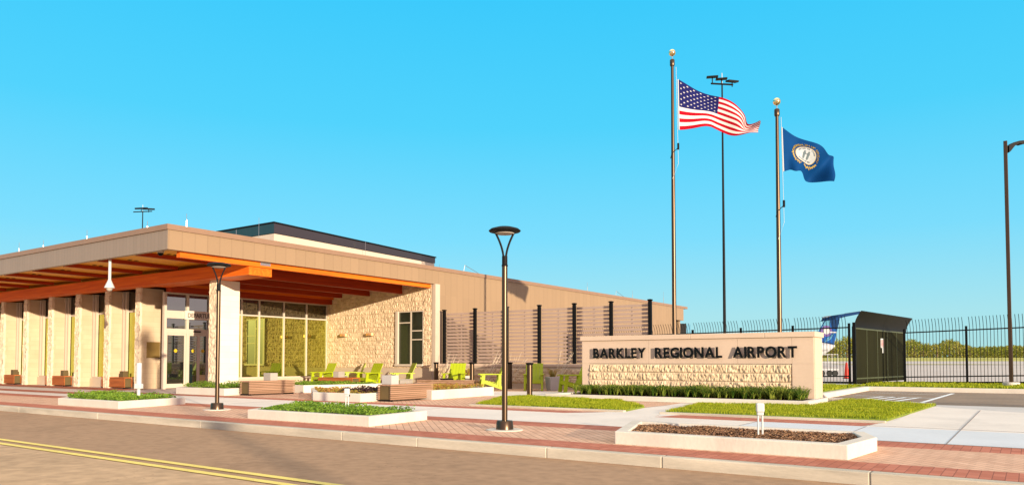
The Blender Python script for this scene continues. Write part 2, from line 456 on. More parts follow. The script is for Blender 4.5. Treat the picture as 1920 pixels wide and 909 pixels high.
sheet('brick_edging_right', [(-5.9, 13.3), (-2.3, 13.3), (-2.1, 14.1), (-5.7, 14.1)], .001, 'redbrick')
sheet('brick_plaza', [(-21.9, 13.9), (-7.4, 13.9), (-7.2, 18.2), (-11.5, 18.2), (-11.5, 24.3), (-27.4, 24.3), (-27.4, 20.5), (-21.9, 16.5)], .001, 'brick')
sheet('brick_strip_by_pillars', [(-62, 14.2), (-27.6, 14.2), (-27.6, 15.5), (-62, 15.5)], .001, 'redbrick')
sheet('brick_patch_left', [(-62, 11.9), (-24, 11.9), (-26, 12.7), (-62, 13.1)], .005, 'redbrick')
sheet('shaded_concrete_by_sign', [(-14.6, 18.4), (-9, 18.4), (-9, 22.9), (-13.5, 22.9), (-15.8, 21.4)], .004, 'concrete')


def patch(name, poly, z, m='lawnbase'):
    return struct(name, MB().prism(poly, -.01, z), m)


LAWN_R = [(-6.15, 14.35), (-2.1, 14.7), (-1.85, 20.5), (-3.6, 21.8), (-4.15, 22.3), (-4.15, 18.3), (-6.75, 17.9)]
LAWN_L = [(-11.0, 14.35), (-7.05, 14.35), (-7.3, 15.9), (-8.9, 17.9), (-12.2, 18.6), (-12.6, 17.6)]
LAWN_F1 = [(-40 + 25.2, 25.4), (-5.75, 25.4), (-5.75, 34.7), (-14.8, 34.7)]
LAWN_F2 = [(-5.8, 33.1), (22, 33.1), (22, 39.0), (-5.8, 39.0)]
patch('lawn_ground_right', LAWN_R, .03); patch('lawn_ground_left', LAWN_L, .03)
patch('lawn_ground_fence', LAWN_F1, .05); patch('lawn_ground_parking', LAWN_F2, .07)
struct('lawn_edging', MB().box(-11.1, -7.0, 14.2, 14.33, -.01, .035).box(-6.2, -2.05, 14.2, 14.33, -.01, .035), 'kerb', bevel=.01)
# parking bay
sheet('parking_area', [(-5.3, 22.2), (-3.9, 22.0), (-1.5, 20.2), (-.2, 18.6), (30, 17.4), (30, 32.7), (-5.3, 32.7)], -.1, 'parking')
b = MB()
b.prism([(-5.55, 22.3), (-5.3, 22.3), (-5.3, 32.7), (-5.55, 32.9)], -.3, .06)
b.prism([(-5.55, 32.7), (30, 32.7), (30, 33.0), (-5.55, 33.0)], -.3, .06)
b.prism([(-5.55, 22.1), (-3.95, 21.85), (-2.0, 20.6), (-1.95, 20.75), (-3.9, 22.1), (-5.3, 22.35)], -.3, .05)
struct('parking_kerb', b, 'planter', bevel=.015)
b = MB()


def stripe(p, q, w=.1, z=-.096):
    p = Vector((*p, z)); q = Vector((*q, z)); d = (q - p).normalized(); n = Vector((-d.y, d.x, 0)) * w / 2
    b.add([p - n, q - n, q + n, p + n], [(0, 1, 2, 3)])


stripe((-2.55, 23.0), (-2.3, 31.5), .13)
stripe((-4.9, 27.7), (-2.5, 26.9)); stripe((-4.95, 30.6), (-2.4, 29.7)); stripe((-4.9, 24.0), (-2.6, 23.6)); stripe((-4.95, 31.9), (-2.4, 31.4))
for k in range(4): stripe((-4.4 + k * .38, 24.3), (-4.0 + k * .36, 27.3), .13)
struct('parking_marking', b, 'white_paint')


def hd(d):
    if d < 42: return -.02
    if d < 200: return -.02 + (d - 42) / 158 * 1.22
    if d < 330: return 1.2 + (d - 200) / 130 * 2.1
    return 3.3


def terrain(name, d0, d1, m, steps, dz=0):
    b = MB(); ds = [d0 + (d1 - d0) * (i / steps) ** 1.5 for i in range(steps + 1)]
    vs = []; fs = []
    for d in ds:
        for x in (-900, -300, -100, 0, 100, 300, 900): vs.append(cam_xy(x * (1 if d < 900 else 3.5), d, hd(d) + dz))
    for i in range(steps):
        for k in range(6): a = i * 7 + k; fs.append((a, a + 1, a + 8, a + 7))
    b.add(vs, fs); return struct(name, b, m)


terrain('airfield_apron', 40.5, 200, 'apron', 8)
terrain('grass_field', 200, 3000, 'field', 12, .01)
# a mown strip lying across the apron
b = MB(); vs = []
for x0, x1, d in ((52, 84, 118), (52, 76, 124)): vs += [cam_xy(x0, d, hd(d) + .05), cam_xy(x1, d, hd(d) + .05)]
struct('grass_strip', b.add(vs, [(0, 1, 3, 2)]), 'field')


# ------------------------------------------------------------------ foliage
def inpoly(x, y, P):
    c = False; n = len(P)
    for i in range(n):
        x0, y0 = P[i]; x1, y1 = P[i - 1]
        if (y0 > y) != (y1 > y) and x < (x1 - x0) * (y - y0) / (y1 - y0) + x0: c = not c
    return c


def scatter(poly, n, rnd):
    xs = [p[0] for p in poly]; ys = [p[1] for p in poly]; out = []
    while len(out) < n:
        x = rnd.uniform(min(xs), max(xs)); y = rnd.uniform(min(ys), max(ys))
        if inpoly(x, y, poly): out.append((x, y))
    return out


def blades(name, poly, z, n, h, w, m, label, seed=1, lean=.5, cat='grass', tuft=1, kind='stuff'):
    rnd = random.Random(seed); vs = []; fs = []
    for x, y in scatter(poly, n, rnd):
        hm = .78 + .55 * noise.noise(Vector((x * 1.6, y * 1.6, seed))) + .25 * noise.noise(Vector((x * 6, y * 6, seed)))
        for _ in range(tuft):
            a = rnd.uniform(0, 6.283); hh = h * hm * rnd.uniform(.6, 1.25); l = hh * lean * rnd.uniform(.1, 1)
            dx, dy = math.cos(a), math.sin(a); px, py = -dy * w / 2, dx * w / 2
            q = a + rnd.uniform(-.6, .6)
            bx, by = x + rnd.uniform(-.02, .02), y + rnd.uniform(-.02, .02)
            o = len(vs)
            vs += [(bx - px, by - py, z), (bx + px, by + py, z), (bx + dx * l * .35 + px * .8, by + dy * l * .35 + py * .8, z + hh * .6), (bx + dx * l * .35 - px * .8, by + dy * l * .35 - py * .8, z + hh * .6), (bx + dx * l, by + dy * l, z + hh * (1 if lean < .8 else .9))]
            fs += [(o, o + 1, o + 2, o + 3), (o + 3, o + 2, o + 4)]
    mb = MB(); mb.v = vs; mb.f = fs; mb.mi = [0] * len(fs)
    return tag(mb.build(name, m), label, cat, None, kind)


def leafmat(name, poly, z, n, h, s, m, label, seed=1, cat='ground cover', dome=True):
    """low mound of small leaves"""
    rnd = random.Random(seed); vs = []; fs = []
    for x, y in scatter(poly, n, rnd):
        hm = max(.1, .7 + .9 * noise.noise(Vector((x * 2.3, y * 2.3, seed))))
        zz = z + h * hm * rnd.random() ** .5
        nrm = Vector((rnd.gauss(0, .7), rnd.gauss(0, .7), 1)).normalized()
        t = nrm.orthogonal().normalized(); t.rotate(Matrix.Rotation(rnd.uniform(0, 6.28), 3, nrm)); u = nrm.cross(t)
        ss = s * rnd.uniform(.6, 1.3); c = Vector((x, y, zz)); o = len(vs)
        vs += [c - t * ss, c + u * ss * .45, c + t * ss, c - u * ss * .45]
        fs.append((o, o + 1, o + 2, o + 3))
    mb = MB(); mb.v = [tuple(v) for v in vs]; mb.f = fs; mb.mi = [0] * len(fs)
    return tag(mb.build(name, m), label, cat, None, 'stuff')


blades('lawn_grass', LAWN_R, .03, 34000, .062, .008, 'grass', 'sunlit lawn to the right of and in front of the stone sign', 1)
blades('lawn_grass', LAWN_L, .03, 30000, .068, .008, 'grass', 'lawn between the tall lamp post and the stone sign', 2)
blades('lawn_grass', [(-9, 27), (-5.8, 27), (-5.8, 34.6), (-11, 34.6)], .05, 9000, .08, .03, 'grass', 'lawn between the end of the sign and the tall black fence', 3)
blades('lawn_grass', [(-5.8, 33.1), (12, 33.1), (12, 38.8), (-5.8, 38.8)], .07, 17000, .10, .035, 'grass', 'strip of lawn along the far kerb of the parking area', 4)


def inset(poly, d):
    n = len(poly); out = []
    for i in range(n):
        p0 = Vector(poly[i - 1]); p1 = Vector(poly[i]); p2 = Vector(poly[(i + 1) % n])
        a = (p1 - p0).normalized(); c = (p2 - p1).normalized()
        na = Vector((-a.y, a.x)); nc = Vector((-c.y, c.x)); k = na + nc
        out.append(tuple(p1 + k * (d / max(.35, k.dot(na)))))
    return out


def planter(poly, h, label, t=.16, fill='soil', fz=-.04):
    inn = inset(poly, t); n = len(poly)
    cx = sum(p[0] for p in poly) / n; cy = sum(p[1] for p in poly) / n
    th = thing('planter', label, 'planter', (cx, cy, 0), 0, 'concrete planter beds set in the paving')
    vs = []
    L = lambda p, z: (p[0] - cx, p[1] - cy, z)
    vs = [L(p, 0) for p in poly] + [L(p, h) for p in poly] + [L(p, h) for p in inn] + [L(p, h + fz - .05) for p in inn]
    fs = []
    for i in range(n):
        j = (i + 1) % n
        fs += [(i, j, n + j, n + i), (n + i, n + j, 2 * n + j, 2 * n + i), (2 * n + i, 2 * n + j, 3 * n + j, 3 * n + i)]
    MB().add(vs, fs).build('kerb_wall', 'planter', th, bevel=.012)
    MB().add([L(p, h + fz) for p in inset(poly, t * .95)], [tuple(range(n))]).build('soil_bed', fill, th)
    return inn, h + fz


P1 = [(-4.4, 8.67), (-1.62, 8.67), (-1.5, 9.75), (-1.75, 10.45), (-5.0, 10.45)]
P2 = [(-12.0, 8.67), (-8.82, 8.67), (-9.0, 10.3), (-13.0, 10.6)]
P3 = [(-19.6, 8.75), (-16.75, 8.75), (-17.3, 10.7), (-22.0, 10.9)]
P4 = [(-16.1, 13.7), (-14.3, 13.75), (-14.6, 15.9), (-19.0, 16.1)]
P5 = [(-22.9, 16.9), (-20.15, 16.75), (-19.2, 19.9), (-22.9, 20.1)]
P6 = [(-15.9, 16.1), (-13.6, 15.75), (-13.85, 19.0), (-16.3, 19.3)]
P7 = [(-23.2, 14.0), (-20.55, 14.0), (-20.75, 16.2), (-24.6, 16.2)]
inn, z = planter(P1, .16, 'low concrete planter of bare bark mulch in front of the sign', fill='soil', fz=-.05)
leafmat('bark_mulch', inn, z - .01, 15000, .05, .022, 'mulch', 'brown bark mulch filling the planter nearest the viewer', 11, 'mulch')
b = MB(); rnd = random.Random(5)
inn, z = planter(P2, .165, 'low concrete planter full of green ground cover left of the tall lamp post')
leafmat('ground_cover', inn, z, 9000, .13, .028, 'cover', 'green ground cover in the planter with the twin-legged white box', 12)
inn, z = planter(P3, .165, 'low concrete planter of green plants at the far left near the pillars')
leafmat('ground_cover', inn, z, 7000, .15, .032, 'cover', 'green ground cover around the tall white marker post', 13)
inn, z = planter(P4, .22, 'concrete planter of brown and gold plants left of the slatted bench')
leafmat('ground_cover', inn, z, 3500, .10, .035, 'cover_y', 'gold and rust coloured plants in the planter beside the slatted bench', 14)
leafmat('ground_cover', [(-15.6, 14.1), (-14.5, 14.1), (-14.8, 15.6), (-16, 15.7)], z, 2200, .17, .035, 'cover_d', 'dark purple low shrub at the corner of the planter', 15)
inn, z = planter(P5, .26, 'long concrete planter of pale green plants beside the stone column bench')
leafmat('ground_cover', inn, z, 4500, .12, .035, 'cover', 'light green plants in front of the lime chairs by the windows', 16)
inn, z = planter(P6, .26, 'concrete planter of golden plants right of the slatted bench')
leafmat('ground_cover', inn, z, 3500, .15, .035, 'cover_y', 'golden plants in the planter behind the slatted bench', 17)
inn, z = planter(P7, .22, 'concrete planter at the foot of the tall stone column')
leafmat('ground_cover', inn, z, 3000, .2, .035, 'cover', 'green plants at the foot of the tall stone column', 18)

# ------------------------------------------------------------------ terminal building
UB = -20.7      # plane of the right-hand front
VA = 12.16      # plane of the left-hand front
bld = thing('terminal_building', 'low airport terminal with limestone pillars, timber canopy and tan metal fascia', 'airport terminal', (-28, 20, 0))
BL = Vector((-28, 20, 0))


def bpart(name, mb, m, parent=None, **k):
    p = parent or bld
    off = BL
    mb.v = [(v[0] - off.x, v[1] - off.y, v[2] - off.z) for v in mb.v]
    return mb.build(name, m, p, **k)


# fascia
bpart('fascia', MB().box(UB - .15, UB, VA, 24.5, 4.35, 4.93), 'tan')
bpart('fascia', MB().box(-75, UB - .15, VA, VA + .15, 4.35, 4.93).box(UB - .15, UB - .001, VA - .004, VA + .1, 4.352, 4.93), 'tan_a')
bpart('roof_edge', MB().box(-75, UB + .04, VA - .04, VA + .3, 4.93, 5.09).box(UB - .3, UB + .04, VA + .3, 52.6, 4.93, 5.09), 'cap')
bpart('roof', MB().box(-75, UB - .3, VA + .3, 52.6, 4.9, 5.03), 'roof')
bpart('front_wall', MB().box(UB - .3, UB, 24.9, 50.0, 0, 4.93).box(UB - .3, UB, 50.0, 51.9, 4.05, 4.93), 'tan')
bpart('portal_trim', MB().box(UB - .15, UB + .03, 24.42, 24.9, 0, 4.35).box(UB - .3, UB, 24.5, 24.9, 4.352, 4.93), 'tan')
bpart('portal_trim', MB().box(UB - .12, UB + .05, 24.12, 24.42, 0, 4.35), 'cream')
bpart('back_wall', MB().box(-75, -74.7, 16, 52, 0, 4.9).box(-74.7, UB - .3, 51.7, 52, 0, 4.9), 'tan')
bpart('soffit', MB().box(-75, UB - .15, VA + .15, 24.6, 4.47, 4.6), 'soffit')
bpart('soffit_panel', MB().box(-28, UB - .16, 16.05, 24.08, 4.455, 4.468), 'rafter')
# beams
bpart('canopy_beam', MB().box(-75, -20.95, 15.12, 15.62, 3.9, 4.32), 'beam_x', bevel=.006)
bpart('canopy_beam', MB().box(-27.3, -20.96, 15.63, 16.03, 3.9, 4.32), 'beam_x', bevel=.006)
bpart('edge_beam', MB().box(UB - .36, UB - .18, VA + .5, 24.08, 4.18, 4.465), 'beam_y')
bpart('beam_bracket', MB().box(-20.94, -20.86, 15.5, 15.9, 4.24, 4.42), 'steel')
for i in range(16):
    x = -22.75 - i * 2.35
    bpart('rafter', MB().box(x - .07, x + .07, VA + .2, 15.11, 4.34, 4.465), 'rafter')
for x in (-22.6, -24.6, -26.4):
    bpart('rafter', MB().box(x - .09, x + .09, 16.04, 24.08, 4.02, 4.45), 'rafter')
bpart('header_beam', MB().box(-27.35, -27.0, 16.04, 24.08, 3.74, 4.45), 'rafter')
bpart('header_beam', MB().box(-26.99, -26.9, 16.04, 24.08, 3.96, 4.2), 'beam_y')
for i in range(14):
    x = -21.6 - i * 2.35
    for dy in (0, .22): bpart('soffit_downlight', MB().box(x - .95, x - .8, 13.2 + dy, 13.3 + dy, 4.46, 4.469), 'lampdark')


# stone pillars
def pillar(x1, depth, seed, thick=.32, m0='fin'):
    p = bpart('stone_pillar', MB().box(x1 - thick, x1, 15.46, 15.46 + depth, .0, 3.9), m0, bevel=.008)
    vs, fs = rough_grid(thick + .02, 3.9, .045, .045, 3.0, .31, seed, joint=.005)
    q = bpart('rough_face', MB().add([(x1 - thick - .01 + a, 15.45 + c, d) for a, c, d in vs], fs), 'rough_pale')
    q.parent = p
    # ragged returns of the split face
    for s in (0, 1):
        vs, fs = rough_grid(.09, 3.9, .045, .03, .5, .31, seed + 3, joint=.004)
        xx = x1 + .002 if s else x1 - thick - .002
        m = MB().add([(xx - (c if s else -c), 15.42 + a, d) for a, c, d in vs], fs)
        r = bpart('rough_edge', m, 'rough_pale'); r.parent = p


pillar(-23.2, .92, 1, .36, 'sunlit_fin')
pillar(-28.11, .95, 2, .3)
for i in range(12): pillar(-30.4 - i * 2.43, .62, 3 + i, .34)
# glazing between the pillars on the left front
xs = [-28.41] + [-30.4 - i * 2.43 for i in range(12)]
for i in range(11):
    x1 = (xs[i] if i == 0 else xs[i] - .34); x0 = xs[i + 1]
    f = bpart('window', MB().box(x0, x1, 16.1, 16.2, 3.05, 3.13).box(x0, x0 + .1, 15.95, 16.1, .42, 3.9).box(x0 + .17, x0 + .25, 15.99, 16.1, .42, 3.9).box(x1 - .08, x1, 16.03, 16.1, .42, 3.9).box(x0, x1, 15.98, 16.2, .36, .42), 'cream')
    for z0, z1, m in ((.42, 3.05, 'glass'), (3.13, 3.9, 'glass_top')):
        g = bpart('pane', MB().box(x0, x1, 16.12, 16.16, z0, z1), m); g.parent = f
    bpart('window_plinth', MB().box(x0, x1, 15.9, 16.3, 0, .36), 'smooth_base')
bpart('left_inner_wall', MB().box(-75, -56.8, 16.1, 16.3, 0, 4.6), 'cream')
# curtain wall round the entrance, facing the plaza
UC = -27.4
bpart('wall_plinth', MB().box(UC - .15, UC + .22, 18.35, 24.09, 0, .33), 'smooth_base')
panes = [(18.4, 19.35), (19.35, 20.35), (20.35, 21.75), (21.75, 22.93), (22.93, 24.08)]
panes = [(18.4, 19.42), (19.42, 20.3), (20.3, 21.6), (21.6, 22.87), (22.87, 24.08)]
for y0, y1 in panes:
    f = bpart('window', MB().box(UC - .06, UC + .06, y1 - .035, y1 + .035, .33, 3.74).box(UC - .06, UC + .05, y0 + .035, y1 - .035, 3.0, 3.06).box(UC - .06, UC + .05, y0 + .035, y1 - .035, .33, .4).box(UC - .06, UC + .05, y0 + .035, y1 - .035, 3.69, 3.74), 'frame')
    for z0, z1, m in ((.4, 3.0, 'glass'), (3.06, 3.69, 'glass_top')):
        g = bpart('pane', MB().box(UC - .01, UC + .01, y0 + .03, y1 - .03, z0, z1), m); g.parent = f
# entrance doors
b = MB()
for y in (16.02, 16.95, 17.9, 18.36): b.box(UC - .07, UC + .07, y - .05, y + .05, 0, 3.74)
b.box(UC - .07, UC + .06, 16.07, 18.31, 2.74, 3.04).box(UC - .07, UC + .06, 16.07, 18.31, 2.16, 2.34).box(UC - .07, UC + .06, 16.07, 18.31, 3.68, 3.74)
fr = bpart('entrance_frame', b, 'frame')
for y0, y1 in ((16.07, 16.9), (17.0, 17.85), (17.95, 18.31)):
    for z0, z1 in ((2.34, 2.74), (3.04, 3.68)):
        g = bpart('pane', MB().box(UC - .01, UC + .01, y0, y1, z0, z1), mat('teal_transom', (0, 0, 0)) if False else 'glass_door'); g.parent = fr
for y0, y1 in ((16.07, 16.9), (17.0, 17.45), (17.45, 17.85), (17.95, 18.31)):
    d = bpart('door', MB().box(UC - .03, UC + .03, y0, y0 + .06, .03, 2.16).box(UC - .03, UC + .03, y1 - .06, y1, .03, 2.16).box(UC - .03, UC + .03, y0 + .06, y1 - .06, .03, .2).box(UC - .03, UC + .03, y0 + .06, y1 - .06, 2.08, 2.16), 'frame')
    g = bpart('pane', MB().box(UC - .012, UC + .012, y0 + .06, y1 - .06, .2, 2.08), 'glass_door'); g.parent = d
    c = (y0 + y1) / 2
    s = bpart('sticker', MB().lathe([(.07, 0), (.07, .004)], 0, 0, 16), 'sticker'); 
    s.data.transform(Matrix.Translation(-Vector((0 - BL.x, 0 - BL.y, 0)))); s.data.transform(Matrix.Rotation(R(90), 4, 'Y'))
    s.location = (UC + .014 - BL.x, c - BL.y, 1.48); s.parent = d
bpart('motion_sensor', MB().box(UC + .061, UC + .1, 17.2, 17.5, 2.22, 2.27), 'black')
sg = bpart('sign_panel', MB().box(UC + .065, UC + .12, 16.8, 18.25, 2.72, 3.06), 'signband')
vs, fs = text_mesh('DEPARTURES', .235, .012, .004)
mx = max(v.x for v in vs)
k = 1.22 / mx
q = bpart('lettering', MB().add([(UC + .128 + v.z, 16.9 + v.x * k, 2.80 + v.y * 1.05) for v in vs], fs), mat('dark_lettering', (.12, .10, .08), .5)); q.parent = sg
bpart('plaque', MB().box(-28.108, -28.08, 15.72, 16.25, 1.2, 1.82), 'bronzeplate', bevel=.006)
# stone wall with the window
VS = 24.1
W0, W1, Z0, Z1 = -22.75, -21.3, .95, 3.2
bpart('wall_core', MB().box(UC, UB - .13, VS + .03, VS + .3, 0, 4.6), 'smooth_base')
bpart('base_course', MB().box(UC + .02, UB - .12, VS - .03, VS + .03, 0, .78), 'smooth_base')
b = MB()
for (x0, x1, z0, z1, s) in ((UC, W0 - .1, .78, 4.5, 1), (W1 + .02, UB - .13, .78, 4.5, 2), (W0 - .1, W1 + .02, Z1 + .05, 4.5, 3), (W0 - .1, W1 + .02, .78, Z0 - .06, 4)):
    vs, fs = rough_grid(x1 - x0, z1 - z0, .030, .045, .36, .2, 5, joint=.008, off0=(x0 - UC) / .36)
    b.add([(x0 + a, VS + c, z0 + d) for a, c, d in vs], fs)
bpart('split_stone_wall', b, 'rough')
f = bpart('window', MB().box(W0 - .11, W0 + .03, VS - .09, VS + .12, Z0 - .05, Z1 + .05).box(W1 - .03, W1 + .02, VS - .02, VS + .12, Z0 - .05, Z1 + .05).box(W0 + .03, W1 - .03, VS - .02, VS + .12, Z1, Z1 + .05).box(W0 - .13, W1 + .03, VS - .12, VS + .12, Z0 - .09, Z0).box(W0 + .7, W0 + .78, VS - .01, VS + .1, Z0, Z1).box(W0 + .03, W0 + .7, VS - .01, VS + .1, 2.72, 2.77).box(W0 + .78, W1 - .03, VS - .01, VS + .1, 2.36, 2.41).box(W0 + .78, W1 - .03, VS - .01, VS + .1, 1.98, 2.03), 'frame')
g = bpart('pane', MB().box(W0 + .03, W1 - .03, VS + .005, VS + .02, Z0, Z1), 'glass_dark'); g.parent = f
# raised roof behind
UK = -27.4
b = MB()
vs = [(-52, 21.05, 5), (UK, 21.05, 5), (UK, 31.9, 5), (-52, 31.9, 5), (-52, 21.05, 6.72), (UK, 21.05, 6.72), (UK, 31.9, 6.56), (-52, 31.9, 6.56)]
fs = [(0, 1, 5, 4), (1, 2, 6, 5), (2, 3, 7, 6), (3, 0, 4, 7), (4, 5, 6, 7)]
bpart('clerestory_wall', b.add(vs, fs), 'cream')
b = MB(); e = .03
vs = [(-52, 21.05 - e, 6.74), (UK + e, 21.05 - e, 6.74), (UK + e, 31.9 + e, 6.58), (-52, 31.9 + e, 6.58), (-52, 21.05 - e, 7.18), (UK + e, 21.05 - e, 7.18), (UK + e, 31.9 + e, 6.88), (-52, 31.9 + e, 6.88)]
cg = bpart('clerestory_glazing', b.add(vs, fs + [(3, 2, 1, 0)]), 'darkglass')
b = MB(); e = .08
vs = [(-52, 21.05 - e, 7.18), (UK + e, 21.05 - e, 7.18), (UK + e, 31.9 + e, 6.88), (-52, 31.9 + e, 6.88), (-52, 21.05 - e, 7.24), (UK + e, 21.05 - e, 7.24), (UK + e, 31.9 + e, 6.94), (-52, 31.9 + e, 6.94)]
bpart('clerestory_roof', b.add(vs, fs + [(3, 2, 1, 0)]), 'black')
# lightning rods
for (x, y, z, h) in ((-20.95, 12.9, 5.09, .45), (-22.6, 12.6, 5.09, .35), (-26.4, 12.6, 5.09, .45), (-29.6, 12.6, 5.09, .4), (-31.6, 12.6, 5.09, .5), (-27.6, 20.4, 5.05, 2.3), (-27.0, 26.2, 5.05, 1.95), (-27.2, 32.1, 5.05, 1.5), (-21.0, 38.0, 5.05, .6), (-21.0, 44.0, 5.05, .6), (-21.0, 49.0, 5.05, .9), (-22.2, 15.5, 5.05, .5)):
    bpart('lightning_rod', MB().tube([(x, y, z), (x, y, z + h * .55)], .016, 6).tube([(x, y, z + h * .55), (x, y, z + h)], .007, 5), 'steel')
for y in (26.4, 41.5):
    bpart('roof_strut', MB().tube([(-20.95, y, 5.08), (-20.95, y + .1, 5.42)], .012, 5).tube([(-20.95, y + .1, 5.42), (-20.95, y + 1.3, 5.1)], .012, 5), 'steel')


# lights and cameras fixed to the building
def wall_lamp(x, label):
    t = thing('wall_lamp', label, 'wall lamp', (x, VS - .04, 2.28), 0, 'copper wall lamps on the stone wall')
    b = MB(); n = 14; vs = []; fs = []
    for i in range(n + 1):
        a = math.pi * i / n
        for z in (-.055, .055): vs.append((-.24 * math.cos(a), -.03 - .17 * math.sin(a), z)); vs.append((-.235 * math.cos(a), -.03 - .155 * math.sin(a), z))
    for i in range(n):
        a = i * 4; c = a + 4
        fs += [(a, c, c + 2, a + 2), (a + 1, a + 3, c + 3, c + 1), (a + 2, c + 2, c + 3, a + 3), (a, a + 1, c + 1, c)]
    b.add(vs, fs).build('lamp_shade', 'copper', t)
    MB().box(-.06, .06, -.06, .03, -.06, .06).build('bracket', 'lampdark', t)
    MB().lathe([(.04, -.045), (.04, .045)], 0, -.1, 12).build('bulb_tube', 'frame', t)


wall_lamp(-26.12, 'curved copper wall lamp nearer the tall windows'); wall_lamp(-24.42, 'curved copper wall lamp nearer the window in the stone wall')
t = thing('security_camera', 'white camera on a drop pole hanging below the left canopy edge', 'security camera', (-24.4, 12.38, 4.36))
MB().tube([(0, 0, -.02), (0, 0, -.68)], .045, 14).build('drop_pole', 'white', t, smooth=True)
MB().lathe([(.045, -.66), (.07, -.72), (.15, -.90), (.155, -.93), (.1, -.94)], 0, 0, 20).build('housing', 'white', t, smooth=True)
MB().lathe([(.095, -.94), (.09, -.98), (.06, -1.02), (.02, -1.035)], 0, 0, 18).build('dome', 'greybox', t, smooth=True)
t = thing('dome_camera', 'small dark dome camera under the canopy corner', 'security camera', (-22.0, 12.7, 4.47))
MB().lathe([(.1, 0), (.1, -.06), (.08, -.07)], 0, 0, 18).build('mount', 'white', t, smooth=True)
MB().lathe([(.085, -.07), (.075, -.12), (.04, -.15), (.01, -.155)], 0, 0, 18).build('dome', 'black', t, smooth=True)

# ------------------------------------------------------------------ slatted screen and its wall
VF = 24.45
px_ = [-20.3, -18.7, -17.15, -15.6, -14.02, -12.5, -10.95]
px_ = [-20.36, -18.72, -17.12, -15.58, -14.02, -12.48, -10.95]
w = thing('retaining_wall', 'low pale stone wall under the slatted screen', 'wall', (-15, 24.6, 0))
MB().box(-5.66, 5.6, -.27, .27, 0, .86).build('wall_body', 'smooth_base', w)
MB().box(-5.66, 5.64, -.31, .31, .86, .97).build('wall_cap', 'sign', w, bevel=.008)
vs, fs = rough_grid(11.2, .56, .04, .06, .5, .19, 9)
MB().add([(a - 5.64, c - .275, d + .22) for a, c, d in vs], fs).build('rough_band', 'rough', w)
t = thing('slat_screen', 'tall screen of horizontal brown slats between black posts', 'screen fence', (-15.6, VF, .97))
for x in px_:
    p = MB().box(-.055, .055, -.055, .055, 0, 2.2).build('post', 'black', t, loc=(x + 15.6, -.09, 0))
    MB().lathe([(.06, 0), (.105, .05), (.105, .075), (.03, .09)], 0, 0, 4).build('post_cap', 'black', p, loc=(0, 0, 2.2)).rotation_euler = (0, 0, R(45))
for a, c in zip(px_, px_[1:]):
    b = MB()
    for k in range(15):
        z = .05 + k * .142; b.box(a + 15.6 + .05, c + 15.6 - .05, .0, .03, z, z + .090)
    b.box((a + c) / 2 + 15.6 - .03, (a + c) / 2 + 15.6 + .03, .032, .06, .03, 2.14)
    b.build('slat_panel', 'slat', t)

# ------------------------------------------------------------------ monument sign
SX0, SX1, SV = -11.52, -4.62, 20.5
t = thing('stone_sign', 'long stone sign wall lettered with the airport name', 'sign', ((SX0 + SX1) / 2, SV, 0))
hx = (SX1 - SX0) / 2
MB().box(-hx, hx, .06, .92, 0, 1.70).build('sign_body', 'sign', t)
b = MB()
jx = [-hx, -1.2, 1.45, hx - .55, hx]
for a, c in zip(jx, jx[1:]): b.box(a + .003, c - .003, 0, .058, 1.0, 1.70)
b.box(hx - .55 + .003, hx - .003, 0, .058, .0, .997).box(-hx + .003, -hx + .25, 0, .058, 0, .997).build('face_panel', 'sign', t)
b = MB()
jx = [-hx - .05, -2.4, 0.1, 2.2, hx + .05]
for a, c in zip(jx, jx[1:]): b.box(a + .002, c - .002, -.05, .97, 1.70, 1.84)
b.build('cap', 'sign', t, bevel=.01)
MB().box(hx, hx + .012, .07, .91, .62, 1.69).box(hx, hx + .012, .07, .91, .0, .61).build('end_panel', 'sign', t)
b = MB()
for r_ in range(4):
    z = .98 - (r_ + 1) * .238
    vs, fs = rough_grid(2 * hx - .84, .232, .026, .05, .62, .232, 20 + r_ * 7, joint=.004, off0=.37 * r_)
    b.add([(-hx + .27 + x, -.0 + y, z + q) for x, y, q in vs], fs)
b.build('split_stone_band', 'rough', t)
MB().box(-hx + .252, hx - .552, .02, .059, .02, .985).build('mortar_bed', 'joint', t)
lz = 1.175; lh = .285
for word, x0, x1 in (('BARKLEY', -11.09, -9.33), ('REGIONAL', -9.04, -7.03), ('AIRPORT', -6.73, -5.02)):
    gl = []
    for ch in word:
        vs, fs = text_mesh(ch, 1, .001, .032)
        xs = [v.x for v in vs]; ys = [v.y for v in vs]; gl.append((vs, fs, min(xs), max(xs)))
    Hh = .70
    k = lh / Hh
    tot = sum(g[3] - g[2] for g in gl) * k; gap = (x1 - x0 - tot) / (len(word) - 1)
    kx = k
    if gap < .02: kx = k * (x1 - x0 - .03 * (len(word) - 1)) / tot; gap = .03
    x = x0 - (SX0 + SX1) / 2
    for (vs, fs, a, c), ch in zip(gl, word):
        zz = sorted(set(round(v.z, 5) for v in vs))
        m = MB().add([(x + (v.x - a) * kx, -.055 - (.025 if v.z < 0 else 0) * 1.0 + (0 if v.z < 0 else 0), lz + v.y * k) for v in vs], fs)
        m.build('letter', 'letter', t)
        # stand-off pins
        x += (c - a) * kx + gap
    b = MB()
b = MB()
for i in range(36):
    x = -hx + .5 + i * .17
    b.tube([(x, -.058, lz + .12), (x, .01, lz + .12)], .006, 5)
